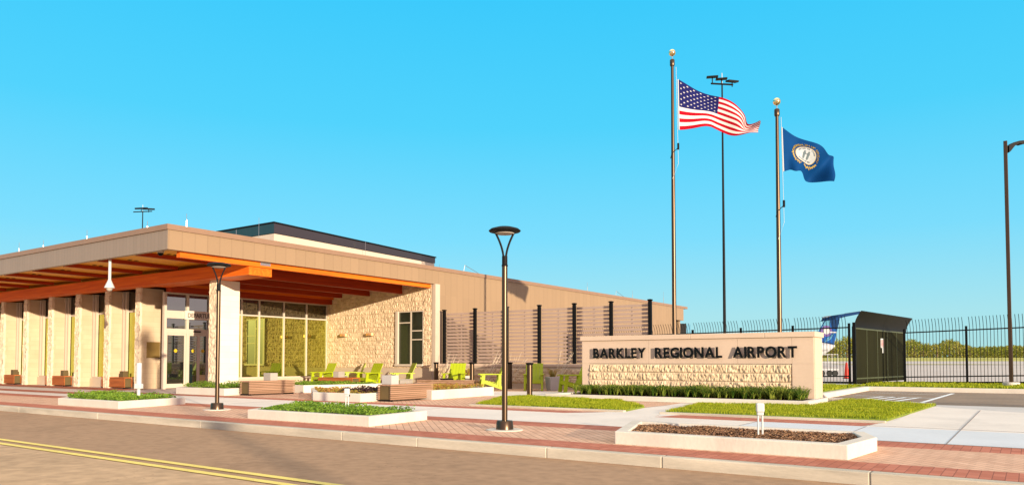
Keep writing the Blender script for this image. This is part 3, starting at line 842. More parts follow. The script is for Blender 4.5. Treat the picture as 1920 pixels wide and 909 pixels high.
# planter in front of the sign
t = thing('sign_planter', 'long low concrete bed of dark strap leaves at the foot of the sign', 'planter', (-7.85, 18.4, 0))
MB().box(-3.65, 3.6, -.12, .06, 0, .13).box(-3.65, -3.45, .06, 1.9, 0, .13).box(3.42, 3.6, .06, 1.9, 0, .13).build('kerb_wall', 'planter', t, bevel=.01)
MB().box(-3.45, 3.42, .06, 2.1, 0, .09).build('soil_bed', 'soil', t)
rndp = random.Random(3)
vs = []; fs = []
for x, y in scatter([(-11.2, 19.35), (-4.55, 19.25), (-4.75, 20.35), (-11.3, 20.35)], 640, rndp):
    for _ in range(18):
        a = rndp.uniform(0, 6.283); L = rndp.uniform(.14, .36) * (1 + .35 * noise.noise(Vector((x * 2.2, y * 2, 3)))); dx, dy = math.cos(a), math.sin(a); w_ = .009
        o = len(vs); pts = [(0, 0), (.3, .55), (.62, .8), (.95, .72)]
        for s_, h_ in pts:
            rr = s_ * L * .8; ww = w_ * (1.2 - s_)
            vs += [(x + dx * rr - dy * ww, y + dy * rr + dx * ww, .09 + h_ * L), (x + dx * rr + dy * ww, y + dy * rr - dx * ww, .09 + h_ * L)]
        for i in range(3): fs.append((o + 2 * i, o + 2 * i + 1, o + 2 * i + 3, o + 2 * i + 2))
m = MB(); m.v = vs; m.f = fs; m.mi = [0] * len(fs)
tag(m.build('strap_leaf_border', 'liriope'), 'dark green strap-leaved border along the foot of the sign', 'border plants', None, 'stuff')


# ------------------------------------------------------------------ lamps and poles
def street_lamp(x, y, s, label):
    t = thing('street_lamp', label, 'street lamp', (x, y, 0), 0, 'bronze disc-topped lamp posts by the kerb')
    MB().lathe([(.28, .001), (.28, .012), (.26, .016)], 0, 0, 40).build('footing', 'planter', t)
    MB().lathe([(.135, .016), (.125, .135), (.115, .148), (.045, .15)], 0, 0, 32).build('base_cover', 'bronze', t, smooth=True)
    MB().tube([(0, 0, .14), (0, 0, 2.5)], .043, 20).build('pole', 'bronze', t, smooth=True)
    MB().lathe([(.048, 2.50), (.048, 2.525)], 0, 0, 20).build('collar', 'lampdark', t)
    MB().tube([(0, 0, 2.53), (0, 0, 2.66)], .042, 20).build('pole_top', 'lampdark', t, smooth=True)
    d = RT
    for sg in (-1, 1):
        pts = []
        for i in range(9):
            q = i / 8; off = .018 + .125 * q ** 1.7
            pts.append((d.x * sg * off, d.y * sg * off, 2.62 + .40 * q))
        MB().tube(pts, .016, 8).build('arm', 'lampdark', t, smooth=True)
    MB().lathe([(.05, 3.02), (.16, 3.02), (.235, 3.033), (.248, 3.05), (.215, 3.078), (.12, 3.105), (.03, 3.112)], 0, 0, 40).build('lamp_head', 'lampdark', t, smooth=True)
    MB().lathe([(.15, 3.012), (.14, 3.0), (.02, 2.997)], 0, 0, 32).build('lens', 'greybox', t, smooth=True)
    t.scale = (s, s, s)
    return t


street_lamp(-6.66, 9.42, 1.01, 'tall bronze disc-topped lamp post nearest the viewer, against the screen')
street_lamp(-14.64, 9.8, 1.04, 'bronze disc-topped lamp post standing in front of the stone column')


def flagpole(x, y, h, label):
    t = thing('flagpole', label, 'flagpole', (x, y, 0), 0, 'bronze flagpoles behind the sign')
    MB().lathe([(.2, 0), (.2, .05), (.1, .09)], 0, 0, 24).build('base_collar', 'bronze', t)
    MB().tube([(0, 0, 0), (0, 0, h * .55), (0, 0, h - .25)], [.07, .062, .045], 20).build('pole', 'bronze', t, smooth=True)
    MB().lathe([(.065, h - .27), (.075, h - .24), (.075, h - .08), (.06, h - .06)], 0, 0, 20).build('truck', 'bronze', t, smooth=True)
    MB().tube([(0, 0, h - .06), (0, 0, h + .06)], .015, 8).build('spindle', 'steel', t)
    MB().lathe([(.01, h + .04)] + [(.11 * math.sin(math.pi * i / 12), h + .16 - .11 * math.cos(math.pi * i / 12)) for i in range(1, 12)] + [(.01, h + .27)], 0, 0, 28).build('finial_ball', 'gold', t, smooth=True)
    MB().tube([(RT.x * .12, RT.y * .12, h - .3), (RT.x * .17, RT.y * .17, h - 3.4), (RT.x * .02, RT.y * .02 - .09, h - 3.9)], .006, 5).build('halyard', 'white', t)
    MB().tube([(RT.x * .17, RT.y * .17, h - 2.75), (RT.x * .17, RT.y * .17, h - 2.95)], .035, 8).build('rope_weight', 'lampdark', t)
    MB().tube([(RT.x * .16, RT.y * .16, h - 2.9), (RT.x * .0, RT.y * .0 - .1, h - 3.1), (-RT.x * .05, -.09, h - 3.25)], .012, 6).build('rope_tail', 'lampdark', t)
    return t


F1 = Vector((-9.16, 22.2, 0)); F2 = Vector((-5.93, 22.2, 0))
flagpole(F1.x, F1.y, 10.72, 'taller left bronze flagpole carrying the striped flag')
flagpole(F2.x, F2.y, 8.50, 'shorter right bronze flagpole carrying the blue flag')


def lerp_pts(P, s):
    s = max(0, min(1, s)); n = len(P) - 1; i = min(n - 1, int(s * n)); f = s * n - i
    # catmull-rom
    g = lambda k: Vector(P[max(0, min(n, k))])
    a, b_, c, d = g(i - 1), g(i), g(i + 1), g(i + 2)
    return .5 * ((2 * b_) + (-a + c) * f + (2 * a - 5 * b_ + 4 * c - d) * f * f + (-a + 3 * b_ - 3 * c + d) * f * f * f)


def make_flag(origin, top, bot, waves):
    """returns function (s,t)->world point; s along the fly, t down the hoist. top/bot: (along, height) in metres"""
    def f(s, t, off=0):
        a = lerp_pts(top, s); b_ = lerp_pts(bot, s)
        p = a.lerp(b_, t)
        d = waves(s, t) + off
        return origin + RT * p.x + FW * d + Vector((0, 0, p.y))
    return f


def flag_cells(f, nx, ny, mats, pick, name, ms):
    b = MB(); vs = [f(i / nx, j / ny) for j in range(ny + 1) for i in range(nx + 1)]
    for j in range(ny):
        for i in range(nx):
            a = j * (nx + 1) + i
            b.f.append((a, a + 1, a + nx + 2, a + nx + 1)); b.mi.append(pick((i + .5) / nx, (j + .5) / ny))
    b.v = [tuple(v) for v in vs]
    return b


M['f_red'] = mat('flag_red', (.33, .003, .012), .7, spec=.04, var=.03); M['f_white'] = mat('flag_white', (.56, .53, .51), .7, spec=.04, var=.02)
M['f_navy'] = mat('flag_canton', (.012, .013, .085), .7, spec=.04, var=.03); M['f_blue'] = mat('flag_field_blue', (.003, .042, .15), .65, spec=.04, var=.04)
M['f_gold'] = mat('flag_gold', (.42, .30, .08), .7, spec=.04, var=.03); M['f_pale'] = mat('flag_seal', (.36, .38, .39), .7, spec=.04, var=.03); M['f_line'] = mat('flag_ink', (.10, .13, .14), .7, spec=.04)
for k in ('f_red', 'f_white', 'f_navy', 'f_blue'):
    nt = M[k].node_tree; bs = nt.nodes['Principled BSDF']; tr = nd(nt, 'ShaderNodeBsdfTranslucent')
    lk(nt, bs.inputs['Base Color'].links[0].from_socket, tr.inputs[0]); mx = nd(nt, 'ShaderNodeMixShader'); mx.inputs[0].default_value = .14
    lk(nt, bs.outputs[0], mx.inputs[1]); lk(nt, tr.outputs[0], mx.inputs[2]); lk(nt, mx.outputs[0], nt.nodes['Material Output'].inputs['Surface'])
# national flag; scale 60 px per metre
o1 = F1 + RT * .2
zt = 10.02
top = [(0, 0), (.45, -.19), (.95, -.37), (1.4, -.56), (1.88, -.78), (2.22, -.98), (2.42, -1.20), (2.74, -1.16)]
bot = [(.02, -1.62), (.45, -1.57), (.9, -1.50), (1.3, -1.53), (1.75, -1.63), (2.1, -1.66), (2.4, -1.62), (2.74, -1.50)]
wv = lambda s, t: .15 * math.sin(8.5 * s + 2.6 * t) * min(1, s * 3) + .20 * math.sin(11 * s - 3.2 * t - .5) * s + .55 * s - .10 * math.sin(19 * s + 5 * t) * s * s
f1 = make_flag(o1 + Vector((0, 0, zt)), top, bot, wv)


def pick_us(s, t):
    if s < .4 and t < 7 / 13: return 2
    return 0 if int(t * 13) % 2 == 0 else 1


t = thing('national_flag', 'red and white striped flag with a starred blue canton flying from the taller pole', 'flag', o1 + Vector((0, 0, zt)))
OFF = o1 + Vector((0, 0, zt))


def local(mb, off):
    mb.v = [tuple(Vector(v) - off) for v in mb.v]; return mb


cl = local(flag_cells(f1, 80, 52, None, pick_us, '', None), OFF).build('cloth', ['f_red', 'f_white', 'f_navy'], t, smooth=True)
b = MB()
for row in range(9):
    n = 6 if row % 2 == 0 else 5
    for c in range(n):
        s0 = .4 * ((2 * c + 1 if row % 2 == 0 else 2 * c + 2) / 12); t0 = (7 / 13) * (row + 1) / 10
        for off in (-.006, .006):
            pts = [f1(s0, t0, off)]
            for k in range(10):
                r_ = 1 if k % 2 == 0 else .4; a = k * math.pi / 5
                pts.append(f1(s0 + .0125 * r_ * math.sin(a), t0 - .020 * r_ * math.cos(a), off))
            b.add(pts, [(0, 1 + k, 1 + (k + 1) % 10) for k in range(10)])
        local(b, OFF).build('star', 'f_white', cl); b = MB()
b = MB(); e = []
for j in range(11): e.append(f1(0, j / 10) - RT * .02)
b.tube(e, .018, 6); local(b, OFF).build('header_band', 'f_white', t)
# state flag; scale 65 px per metre
o2 = F2 + RT * .16
zt = 7.90
top = [(0, 0), (.22, -.1), (.5, -.22), (.85, -.38), (1.2, -.53), (1.5, -.66), (1.68, -.70), (1.73, -.78)]
bot = [(.03, -1.30), (.22, -1.24), (.36, -1.30), (.55, -1.28), (.75, -1.40), (1.0, -1.46), (1.35, -1.50), (1.62, -1.52)]
wv2 = lambda s, t: .15 * math.sin(9 * s + 2 * t) * min(1, s * 3) + .13 * math.sin(8 * s - 4.5 * t) * t * min(1, s * 2) + .5 * s + .08 * math.sin(17 * s + 2) * s
f2 = make_flag(o2 + Vector((0, 0, zt)), top, bot, wv2)
OFF = o2 + Vector((0, 0, zt))
t = thing('state_flag', 'dark blue flag with a round pale seal flying from the shorter pole', 'flag', OFF)
local(flag_cells(f2, 64, 44, None, lambda s, t_: 0, '', None), OFF).build('cloth', 'f_blue', t, smooth=True)
CS, CT, RS, RTT = .43, .45, .20, .29


def seal(rin, rout, name, m, off, a0=0, a1=360, n=48):
    b = MB()
    for sg in (-1, 1):
        vs = []
        for i in range(n + 1):
            a = R(a0 + (a1 - a0) * i / n)
            for r_ in (rin, rout): vs.append(f2(CS + RS * r_ * math.cos(a), CT - RTT * r_ * math.sin(a), sg * off))
        b.add(vs, [(2 * i, 2 * i + 1, 2 * i + 3, 2 * i + 2) for i in range(n)])
    return local(b, OFF).build(name, m, t)


seal(.0, .25, 'seal_disc', 'f_pale', .010); seal(.25, .5, 'seal_disc', 'f_pale', .010); seal(.5, .76, 'seal_disc', 'f_pale', .010)
seal(.76, .80, 'seal_ring', 'f_gold', .011)


def arc_text(s, a0, a1, rr, size, name, m, off):
    b = MB(); n = len(s)
    for i, ch in enumerate(s):
        if ch == ' ': continue
        vs, fs = text_mesh(ch, size, .0002, size * .02, 2)
        cx = sum((min(v.x for v in vs), max(v.x for v in vs))) / 2
        a = R(a0 + (a1 - a0) * (i + .5) / n)
        flip = a1 > a0
        out = []
        for v in vs:
            x, y = v.x - cx, v.y
            if not flip: ca, sa = math.cos(a), math.sin(a); px, py = (rr + y) * ca + x * sa, (rr + y) * sa - x * ca
            else: ca, sa = math.cos(a), math.sin(a); px, py = (rr - y) * ca - x * sa, (rr - y) * sa + x * ca
            out.append(f2(CS + RS * px, CT - RTT * py, off))
        b.add(out, fs)
    return local(b, OFF).build(name, m, t)


arc_text('COMMONWEALTH OF KENTUCKY', 178, 2, .90, .26, 'lettering', 'f_gold', -.013)
arc_text('UNITED WE STAND', 150, 30, .60, .15, 'motto', 'f_line', -.014)
arc_text('DIVIDED WE FALL', 215, 325, .66, .15, 'motto', 'f_line', -.014)
# two figures facing each other, shaking hands
b = MB()


def blob(cx, cy, rx, ry, off=-.015):
    vs = [f2(CS + RS * (cx + rx * math.cos(k * math.pi / 6)), CT - RTT * (cy + ry * math.sin(k * math.pi / 6)), off) for k in range(12)]
    b.add([f2(CS + RS * cx, CT - RTT * cy, off)] + vs, [(0, 1 + k, 1 + (k + 1) % 12) for k in range(12)])


for sg in (-1, 1):
    blob(sg * .14, .36, .06, .07); blob(sg * .14, .12, .10, .2); blob(sg * .12, -.22, .05, .24); blob(sg * .2, -.22, .04, .24); blob(sg * .05, .14, .1, .03)
local(b, OFF).build('seal_figures', 'f_line', t)
b = MB(); rf = random.Random(8)
for sg in (-1, 1):
    for i in range(16):
        a = R(-95 + sg * (12 + i * 5)); rr = 1.02 + rf.uniform(-.07, .07)
        blob(rr * math.cos(a), rr * math.sin(a), .05, .045, -.013); blob(rr * math.cos(a) * 1.08, rr * math.sin(a) * 1.06, .03, .05, -.0135)
local(b, OFF).build('goldenrod_sprays', 'f_gold', t)
b = MB(); e = [f2(0, j / 10) - RT * .02 for j in range(11)]
local(b.tube(e, .016, 6), OFF).build('header_band', 'f_white', t)


def floodmast(X, D, ztop, n, label, hd_=1.0, hs=1.1):
    p = cam_xy(X, D, hd(D)); t = thing('floodlight_mast', label, 'floodlight mast', p)
    h = ztop - p.z
    MB().tube([(0, 0, 0), (0, 0, h)], [.22 * hd_, .10 * hd_], 12).build('mast', 'lampdark', t, smooth=True)
    dv = (RT * .9 + FW * .45).normalized() * hd_
    a = dv * 1.9
    MB().tube([(-a.x, -a.y, h - .1), (a.x, a.y, h + .2)], .12 * hd_, 6).build('crossarm', 'lampdark', t)
    MB().tube([(0, 0, h), (0, 0, h + 1.6 * hd_)], .05 * hd_, 6).build('lightning_rod', 'white', t)
    for q in n:
        c = dv * q; r_ = Matrix.Rotation(YAW + (.25 if q > 0 else -.2), 4, 'Z') @ Matrix.Rotation(R(12), 4, 'X')
        xf = Matrix.Translation((c.x, c.y, h + .75 * hd_)) @ r_ @ Matrix.Scale(hs, 4)
        m = MB(); m.box(-.75 * hd_, .75 * hd_, -.5 * hd_, .5 * hd_, -.10 * hd_, .14 * hd_, 0, xf)
        m.tube([(c.x, c.y, h), (c.x, c.y, h + .7 * hd_)], .08 * hd_, 6)
        m.build('floodlight', 'lampdark', t, bevel=.05)


D = 62; floodmast((1359 - 960) / 1400 * D, D, 24.3, (-1.7, -.1, 1.8), 'very tall floodlight mast seen between the two flagpoles', .62, 1.0)
D = 100; floodmast((263 - 960) / 1400 * D, D, 21.2, (-.3, 1.2), 'distant floodlight mast rising behind the left roof', .6, 1.5)
t = thing('utility_pole', 'tall dark pole across the road whose long shadow falls over the asphalt', 'utility pole', (20.7, -7.6, 0))
MB().tube([(0, 0, 0), (0, 0, 9.5)], [.2, .18], 16).build('pole', 'bark', t, smooth=True)
MB().box(-.9, .9, -.06, .06, 8.9, 9.05).build('crossarm', 'bark', t)
def shadow_car(x, y, rz):  # out-of-view car, added only for the shade it casts on the parking
    t = thing('shadow_car', 'unseen dark car added to throw shade across the parking area', 'car', (x, y, -.1), rz)
    pr = [(-2.2, .35), (-2.25, .75), (-1.9, .95), (-1.2, 1.0), (-.55, 1.5), (1.0, 1.55), (1.8, 1.05), (2.25, .95), (2.3, .4)]
    n = len(pr); vs = [(a, -.85, c) for a, c in pr] + [(a, .85, c) for a, c in pr]
    MB().add(vs, [tuple(range(n))[::-1], tuple(range(n, 2 * n))] + [(i, (i + 1) % n, n + (i + 1) % n, n + i) for i in range(n)]).build('body', 'blue_d', t, bevel=.06)
    for s in (-1, 1):
        MB().prism([(-.95, 0), (1.45, 0), (.95, .4), (-.5, .4)], -.006, .006).build('shadow_car_window', 'glass_dark', t, loc=(0, s * .856, 1.05)).rotation_euler = (R(90), 0, 0)
        for x_ in (-1.4, 1.4):
            w_ = MB().tube([(0, -.1, 0), (0, .1, 0)], .33, 20).build('wheel', 'black', t, loc=(x_, s * .8, .33))
            MB().tube([(0, -.11, 0), (0, .11, 0)], .18, 12).build('rim', 'steel', w_)


shadow_car(4.6, 19.2, R(95))
# parking lamp
t = thing('parking_lamp', 'tall thin square lamp post with a single arm at the far right', 'street lamp', (-.62, 36.2, .07))
MB().lathe([(.30, -.07), (.30, .14), (.27, .16)], 0, 0, 28).build('footing', 'planter', t)
MB().box(-.068, .068, -.068, .068, .16, 9.95).build('pole', 'bronze', t, bevel=.01)
m = MB()
q = [(.06, 9.72), (.25, 9.86), (.5, 9.93), (.78, 9.95), (1.0, 9.9), (.74, 9.84), (.6, 9.80), (.5, 9.83), (.3, 9.72), (.12, 9.5), (.06, 9.45)]
n = len(q)
vs = [RT * a + FW * -.14 + Vector((0, 0, z)) for a, z in q] + [RT * a + FW * .14 + Vector((0, 0, z)) for a, z in q]
m.add(vs, [tuple(range(n)), tuple(range(n, 2 * n))[::-1]] + [(i, n + i, n + (i + 1) % n, (i + 1) % n) for i in range(n)])
m.build('lamp_head', 'lampdark', t)


# ------------------------------------------------------------------ seats, benches, posts
def chair(loc, rz, label):
    """lounge chair, sitter faces local -y"""
    t = thing('lounge_chair', label, 'lounge chair', loc, rz, 'lime green lounge chairs in the courtyard')
    # seat: planks sloping down to the back
    b = MB()
    for i in range(5):
        y0 = -.36 + i * .118; z = .40 - i * .028; xf = Matrix.Translation((0, y0, z)) @ Matrix.Rotation(R(-13), 4, 'X')
        b.box(-.27, .27, 0, .108, -.03, 0, 0, xf)
    b.box(-.275, .275, -.375, -.35, .27, .40)
    b.build('seat', 'lime', t, bevel=.004)
    b = MB(); xf = Matrix.Translation((0, .16, .26)) @ Matrix.Rotation(R(-24), 4, 'X')
    for i in range(5):
        x = -.32 + i * .129; b.box(x, x + .123, 0, .024, 0, .80, 0, xf)
    b.box(-.28, .28, .024, .05, .18, .25, 0, xf).box(-.28, .28, .024, .05, .62, .69, 0, xf)
    b.build('backrest', 'lime', t, bevel=.004)
    for s in (-1, 1):
        MB().box(s * .31 - .065, s * .31 + .065, -.46, .42, .57, .605).build('armrest', 'lime', t, bevel=.008)
        xf = Matrix.Translation((s * .31, -.38, 0)) @ Matrix.Rotation(R(-7), 4, 'X')
        MB().box(-.035, .035, -.055, .065, 0.0, .575, 0, xf).build('leg', 'lime', t, bevel=.003)
        m = MB(); pr = [(-.34, .385), (-.34, .27), (.44, .0), (.56, .0), (.42, .14)]
        vs = [(s * .285 - .025, a, c) for a, c in pr] + [(s * .285 + .025, a, c) for a, c in pr]
        m.add(vs, [(0, 1, 2, 3, 4), (9, 8, 7, 6, 5)] + [(i, 5 + i, 5 + (i + 1) % 5, (i + 1) % 5) for i in range(5)])
        m.build('leg', 'lime', t)
        MB().box(s * .31 - .025, s * .31 + .025, .24, .34, .12, .57).build('arm_support', 'lime', t)
    return t


def at(px, v):
    """ground x on the line y=v seen at a given column of the photograph"""
    k = (px - 960) / 1400
    d = RT * k + FW
    return d.x / d.y * v


for px, v, az, lab in (
        (606, 22.3, 262, 'lime green lounge chair nearest the tall windows'),
        (664, 23.3, 232, 'lime green lounge chair close against the stone wall, second from the windows'),
        (692, 22.2, 262, 'lime green lounge chair angled forward, third from the windows'),
        (755, 22.3, 238, 'lime green lounge chair standing below the window in the stone wall'),
        (852, 22.6, 290, 'lime green lounge chair behind the long dark bench, facing forward'),
        (921, 22.4, 222, 'lime green lounge chair in profile partly hidden by the lamp post'),
        (1001, 22.9, 300, 'lime green lounge chair facing forward behind the short bollards'),
        (1074, 22.4, 228, 'shaded green lounge chair beside the left end of the sign')):
    chair((at(px, v), v, .002), R(az + 90), lab)


def bench(x, y, L, W, h, rz, label, m='bench', box=None, end=True, boxm='greybox'):
    t = thing('slatted_bench', label, 'bench', (x, y, 0), rz, 'slatted timber benches')
    n = 7; b = MB()
    for i in range(n):
        z = .05 + i * (h - .09) / n; z1 = z + (h - .09) / n - .016
        b.box(-L / 2, L / 2, -W / 2, -W / 2 + .03, z, z1).box(-L / 2, L / 2, W / 2 - .03, W / 2, z, z1)
    b.build('side_slats', m, t)
    b = MB()
    for i in range(6):
        y0 = -W / 2 + i * W / 6; b.box(-L / 2, L / 2, y0 + .004, y0 + W / 6 - .004, h - .035, h)
    b.build('seat', m, t)
    MB().box(-L / 2 + .05, L / 2 - .05, -W / 2 + .035, W / 2 - .035, .04, h - .04).build('core', 'brownbox', t)
    for s in (-1, 1):
        MB().box(s * (L / 2 - .06) - .02, s * (L / 2 - .06) + .02, -W / 2 + .005, W / 2 - .005, 0, .05).build('foot', 'black', t)
    if box is not None:
        MB().box(box - .14, box + .14, -W / 2 + .06, W / 2 - .06, h, h + .24).build('backrest_block', boxm, t, bevel=.01)
    return t


bench(-20.2, 15.35, 1.75, .48, .45, R(90), 'slatted bench between the bronze lamp post and the tall windows', 'bench_y', .1)
bench(-14.05, 15.2, 1.7, .48, .45, R(90), 'nearest slatted bench, weathered boards with an open grey end, in mid plaza', 'bench_y', -.62, boxm='pot')
bench(at(636, 20.9), 20.9, 1.75, .5, .42, R(8), 'reddish slatted bench in front of the chairs by the windows', 'bench_red', .0)
bench(at(838, 20.0), 20.0, 2.0, .5, .42, R(28), 'long dark slatted bench by the golden planter, half in shade', 'bench', None)
for i, lab in enumerate(('redwood bench beside the pillar with the plaque', 'redwood bench between the second and third pillars from the plaque', 'redwood bench cut by the left edge of the picture')):
    x = -30.1 - i * 4.9
    bench(x, 15.62, 1.8, .32, .44, 0, lab, 'bench_red', .55, boxm='brownbox')


def bollard(px, v, h, label):
    t = thing('bollard_light', label, 'bollard', (at(px, v), v, 0), 0, 'short bronze bollard lights round the courtyard')
    MB().lathe([(.14, 0), (.14, .02)], 0, 0, 20).build('base_plate', 'planter', t)
    MB().tube([(0, 0, .02), (0, 0, h - .07)], .085, 20).build('post', 'bronze', t, smooth=True)
    MB().lathe([(.085, h - .07), (.12, h - .02), (.12, h), (.02, h + .008)], 0, 0, 24).build('cap', 'lampdark', t, smooth=True)


bollard(885, 21.9, 1.03, 'bronze bollard at the corner of the golden planter')
bollard(993, 19.0, 1.02, 'bronze bollard nearest the viewer, standing behind the lawn')
bollard(956, 23.5, 1.03, 'bronze bollard between the two chairs right of the lamp post')
bollard(818, 23.6, 1.03, 'bronze bollard below the corner of the stone wall')


def cube(px, v, w, h, m, label, taper=0):
    t = thing('side_table', label, 'side table', (at(px, v), v, 0), R(20), 'small block tables between the chairs')
    MB().prism([(-w, -w), (w, -w), (w, w), (-w, w)], 0, h - .03).build('table_base', m, t, bevel=.01)
    MB().box(-w - .012, w + .012, -w - .012, w + .012, h - .028, h).build('table_top', m, t, bevel=.008)


cube(626, 22.9, .22, .44, 'pot', 'pale block table right of the chair nearest the windows')
cube(640, 22.6, .22, .44, 'greybox', 'grey block table beside the reddish bench')
cube(762, 21.7, .2, .38, 'greybox', 'dark grey block table in front of the chair under the window')
cube(838, 21.9, .2, .42, 'black', 'black block table left of the forward-facing chair by the dark bench')


def pot(px, v, label, seed, r_=.3, h=.5, stems=True, z=0, cat='plant pot'):
    t = thing('plant_pot', label, cat, (at(px, v), v, z), R(15), 'tapered square plant pots along the low wall')
    MB().lathe([(r_ * .78, 0), (r_, h), (r_ * .86, h), (r_ * .84, h - .06)], 0, 0, 4).build('pot_body', 'pot', t, bevel=.01)
    MB().lathe([(r_ * .8, h - .06), (r_ * .8, h - .05)], 0, 0, 4).build('soil_bed', 'soil', t)
    rn = random.Random(seed); g = thing('ornamental_grass', 'dry tufted grass growing in the ' + label, 'plant', (at(px, v), v, z + h - .06), 0, 'dry grasses in the pots')
    m = MB()
    for i in range(46):
        a = rn.uniform(0, 6.28); L = rn.uniform(.2, .5); ln = rn.uniform(.15, .8)
        dx, dy = math.cos(a) * ln * L, math.sin(a) * ln * L
        m.tube([(0.05 * math.cos(a), .05 * math.sin(a), 0), (dx * .6, dy * .6, L * .7), (dx * 1.2, dy * 1.2, L * .8)], [.007, .006, .003], 4)
    m.build('foliage', 'cover_y', g)


pot(1036, 23.3, 'pale square pot beside the shaded chair', 1)
pot(876, 23.4, 'pale square pot behind the bollard at the golden planter', 2)


def stake(px, v, seed, label):
    g = thing('tall_grass', label, 'plant', (at(px, v), v, 0), 0, 'tall pale grass clumps along the low wall')
    rn = random.Random(seed); m = MB()
    for i in range(9):
        dx = rn.uniform(.1, .75); L = rn.uniform(.9, 1.5); q = RT * dx
        m.tube([(0, 0, 0), (q.x * .5, q.y * .5, L * .55), (q.x, q.y, L)], [.009, .007, .004], 4)
    m.build('stems', 'stems', g)
    m = MB()
    for i in range(40):
        a = rn.uniform(0, 6.28); L = rn.uniform(.15, .4)
        m.tube([(0, 0, 0), (math.cos(a) * L * .5, math.sin(a) * L * .5, L * .7), (math.cos(a) * L, math.sin(a) * L, L * .6)], [.008, .007, .003], 4)
    m.build('leaves', 'cover_y', g)


for px, s, lab in ((833, 1, 'pale leaning grass stems left of the forward-facing chair'), (908, 2, 'pale leaning grass stems behind the chair in profile'), (953, 3, 'pale leaning grass stems right of the lamp post'), (1040, 4, 'pale leaning grass stems beside the square pot')):
    stake(px, 23.75, s, lab)


def pedestal(x, y, z, h, kind, label):
    t = thing('utility_post', label, 'utility post', (x, y, z), YAW - .2, 'white utility posts in the planters')
    if kind:
        for s in (-.026, .026): MB().tube([(s, 0, 0), (s, 0, h * .6)], .012, 8).build('leg', 'white', t)
        MB().box(-.042, .042, -.03, .03, h * .6, h * .92).build('outlet_box', 'white', t, bevel=.015)
        MB().box(-.05, .05, -.045, .035, h * .7, h * 1.0).build('cover', 'white', t, bevel=.02)
        MB().box(.043, .055, -.012, .012, h * .62, h * .7).build('latch', 'lampdark', t)
    else:
        MB().tube([(0, 0, 0), (0, 0, h * .45)], .04, 12).build('stem', 'white', t, smooth=True)
        MB().tube([(0, 0, h * .3), (0, 0, h)], .062, 16).build('marker_tube', 'white', t, smooth=True)
        MB().box(-.09, .09, -.06, .06, h * .27, h * .42).build('outlet_box', 'white', t, bevel=.02)


pedestal(-18.2, 10.0, .14, .88, 0, 'tall white marker post in the far left planter')
pedestal(-10.77, 10.0, .14, .40, 1, 'white twin-legged outlet box in the green planter')
pedestal(-2.82, 9.6, .13, .40, 1, 'white twin-legged outlet box in the bark mulch planter')
t = thing('recycling_post', 'slim blue panel standing by the entrance doors', 'post', (-26.3, 17.75, 0), R(10))
MB().box(-.05, .05, -.12, .12, 0, .95).build('panel', 'bluepost', t, bevel=.01)


# ------------------------------------------------------------------ airfield fence
def iron_fence(P, Q, n, label, z0, z1, rail=2.55, tip=3.0, endpost=True):
    P = Vector((*P, 0)); Q = Vector((*Q, 0)); t = thing('iron_fence', label, 'fence', (P.x, P.y, 0), 0, 'black iron fence along the airfield')
    d = (Q - P); L = d.length; d.normalize(); nrm = Vector((d.y, -d.x, 0))
    for i in range(n):
        a = P + (Q - P) * (i / n) - P; c = P + (Q - P) * ((i + 1) / n) - P; za = z0 + (z1 - z0) * i / n; zb = z0 + (z1 - z0) * (i + 1) / n
        for zz in (.35, rail): MB().tube([a + Vector((0, 0, za + zz)), c + Vector((0, 0, zb + zz))], .028, 4).build('rail', 'black', t)
        m = MB(); bl = (c - a).length; k = int(bl / .125)
        for j in range(1, k):
            p = a.lerp(c, j / k); zz = za + (zb - za) * j / k
            pts = [p + Vector((0, 0, zz + .05)), p + Vector((0, 0, zz + rail))] + [p + nrm * (.26 * q ** 2) + Vector((0, 0, zz + rail + (tip - rail) * q)) for q in (.35, .7, 1)]
            m.tube(pts, .011, 4)
        m.build('picket_panel', 'black', t)
        MB().box(-.045, .045, -.045, .045, 0, rail + .18).build('post', 'black', t, loc=a + Vector((0, 0, za)))
    MB().box(-.045, .045, -.045, .045, 0, rail + .18).build('post', 'black', t, loc=(Q - P) + Vector((0, 0, z1)))
    return t


iron_fence((-20.4, 34.7), (-6.36, 34.7), 6, 'black iron fence with curved spikes rising behind the sign', -.15, .08, 2.45, 2.95)
iron_fence((-4.72, 38.6), (12.5, 37.2), 7, 'black iron fence with curved spikes right of the screened gate', .0, .45, 2.38, 2.95)
# screened pedestrian gate
t = thing('screened_gate', 'dark screened walk-through gate enclosure with a curved black canopy', 'gate enclosure', (-6.16, 34.7, .08))
gy = 4.05   # length
gx = .06
q = Vector((1.03, 7.5, 0)); gl = q.length; gd = q.normalized(); gn = Vector((gd.y, -gd.x, 0))
rotg = Matrix(((gd.x, gn.x, 0, 0), (gd.y, gn.y, 0, 0), (0, 0, 1, 0), (0, 0, 0, 1)))
MB().box(-.06, .06, -.06, .06, 0, 2.66).build('gate_post', 'black', t)
MB().box(.08, gl, -.12, -.09, .05, 2.5, 0, rotg).build('back_screen', 'mesh_green', t)
for i in range(5):
    a = .1 + i * (gl - .12) / 5; c = .1 + (i + 1) * (gl - .12) / 5
    MB().box(a + .02, c - .02, -.01, .01, .08, 2.42, 0, rotg).build('screen_panel', 'mesh_green', t)
    MB().box(a - .02, a + .02, -.02, .03, .0, 2.55, 0, rotg).build('frame_post', 'olive', t)
MB().box(gl - .04, gl, -.02, .03, .0, 2.55, 0, rotg).build('frame_post', 'olive', t)
MB().box(.1, gl, .012, .035, 2.38, 2.44, 0, rotg).build('frame_rail', 'olive', t); MB().box(.1, gl, .012, .035, .22, .28, 0, rotg).build('frame_rail', 'olive', t)
m = MB(); n = 8; vs = []
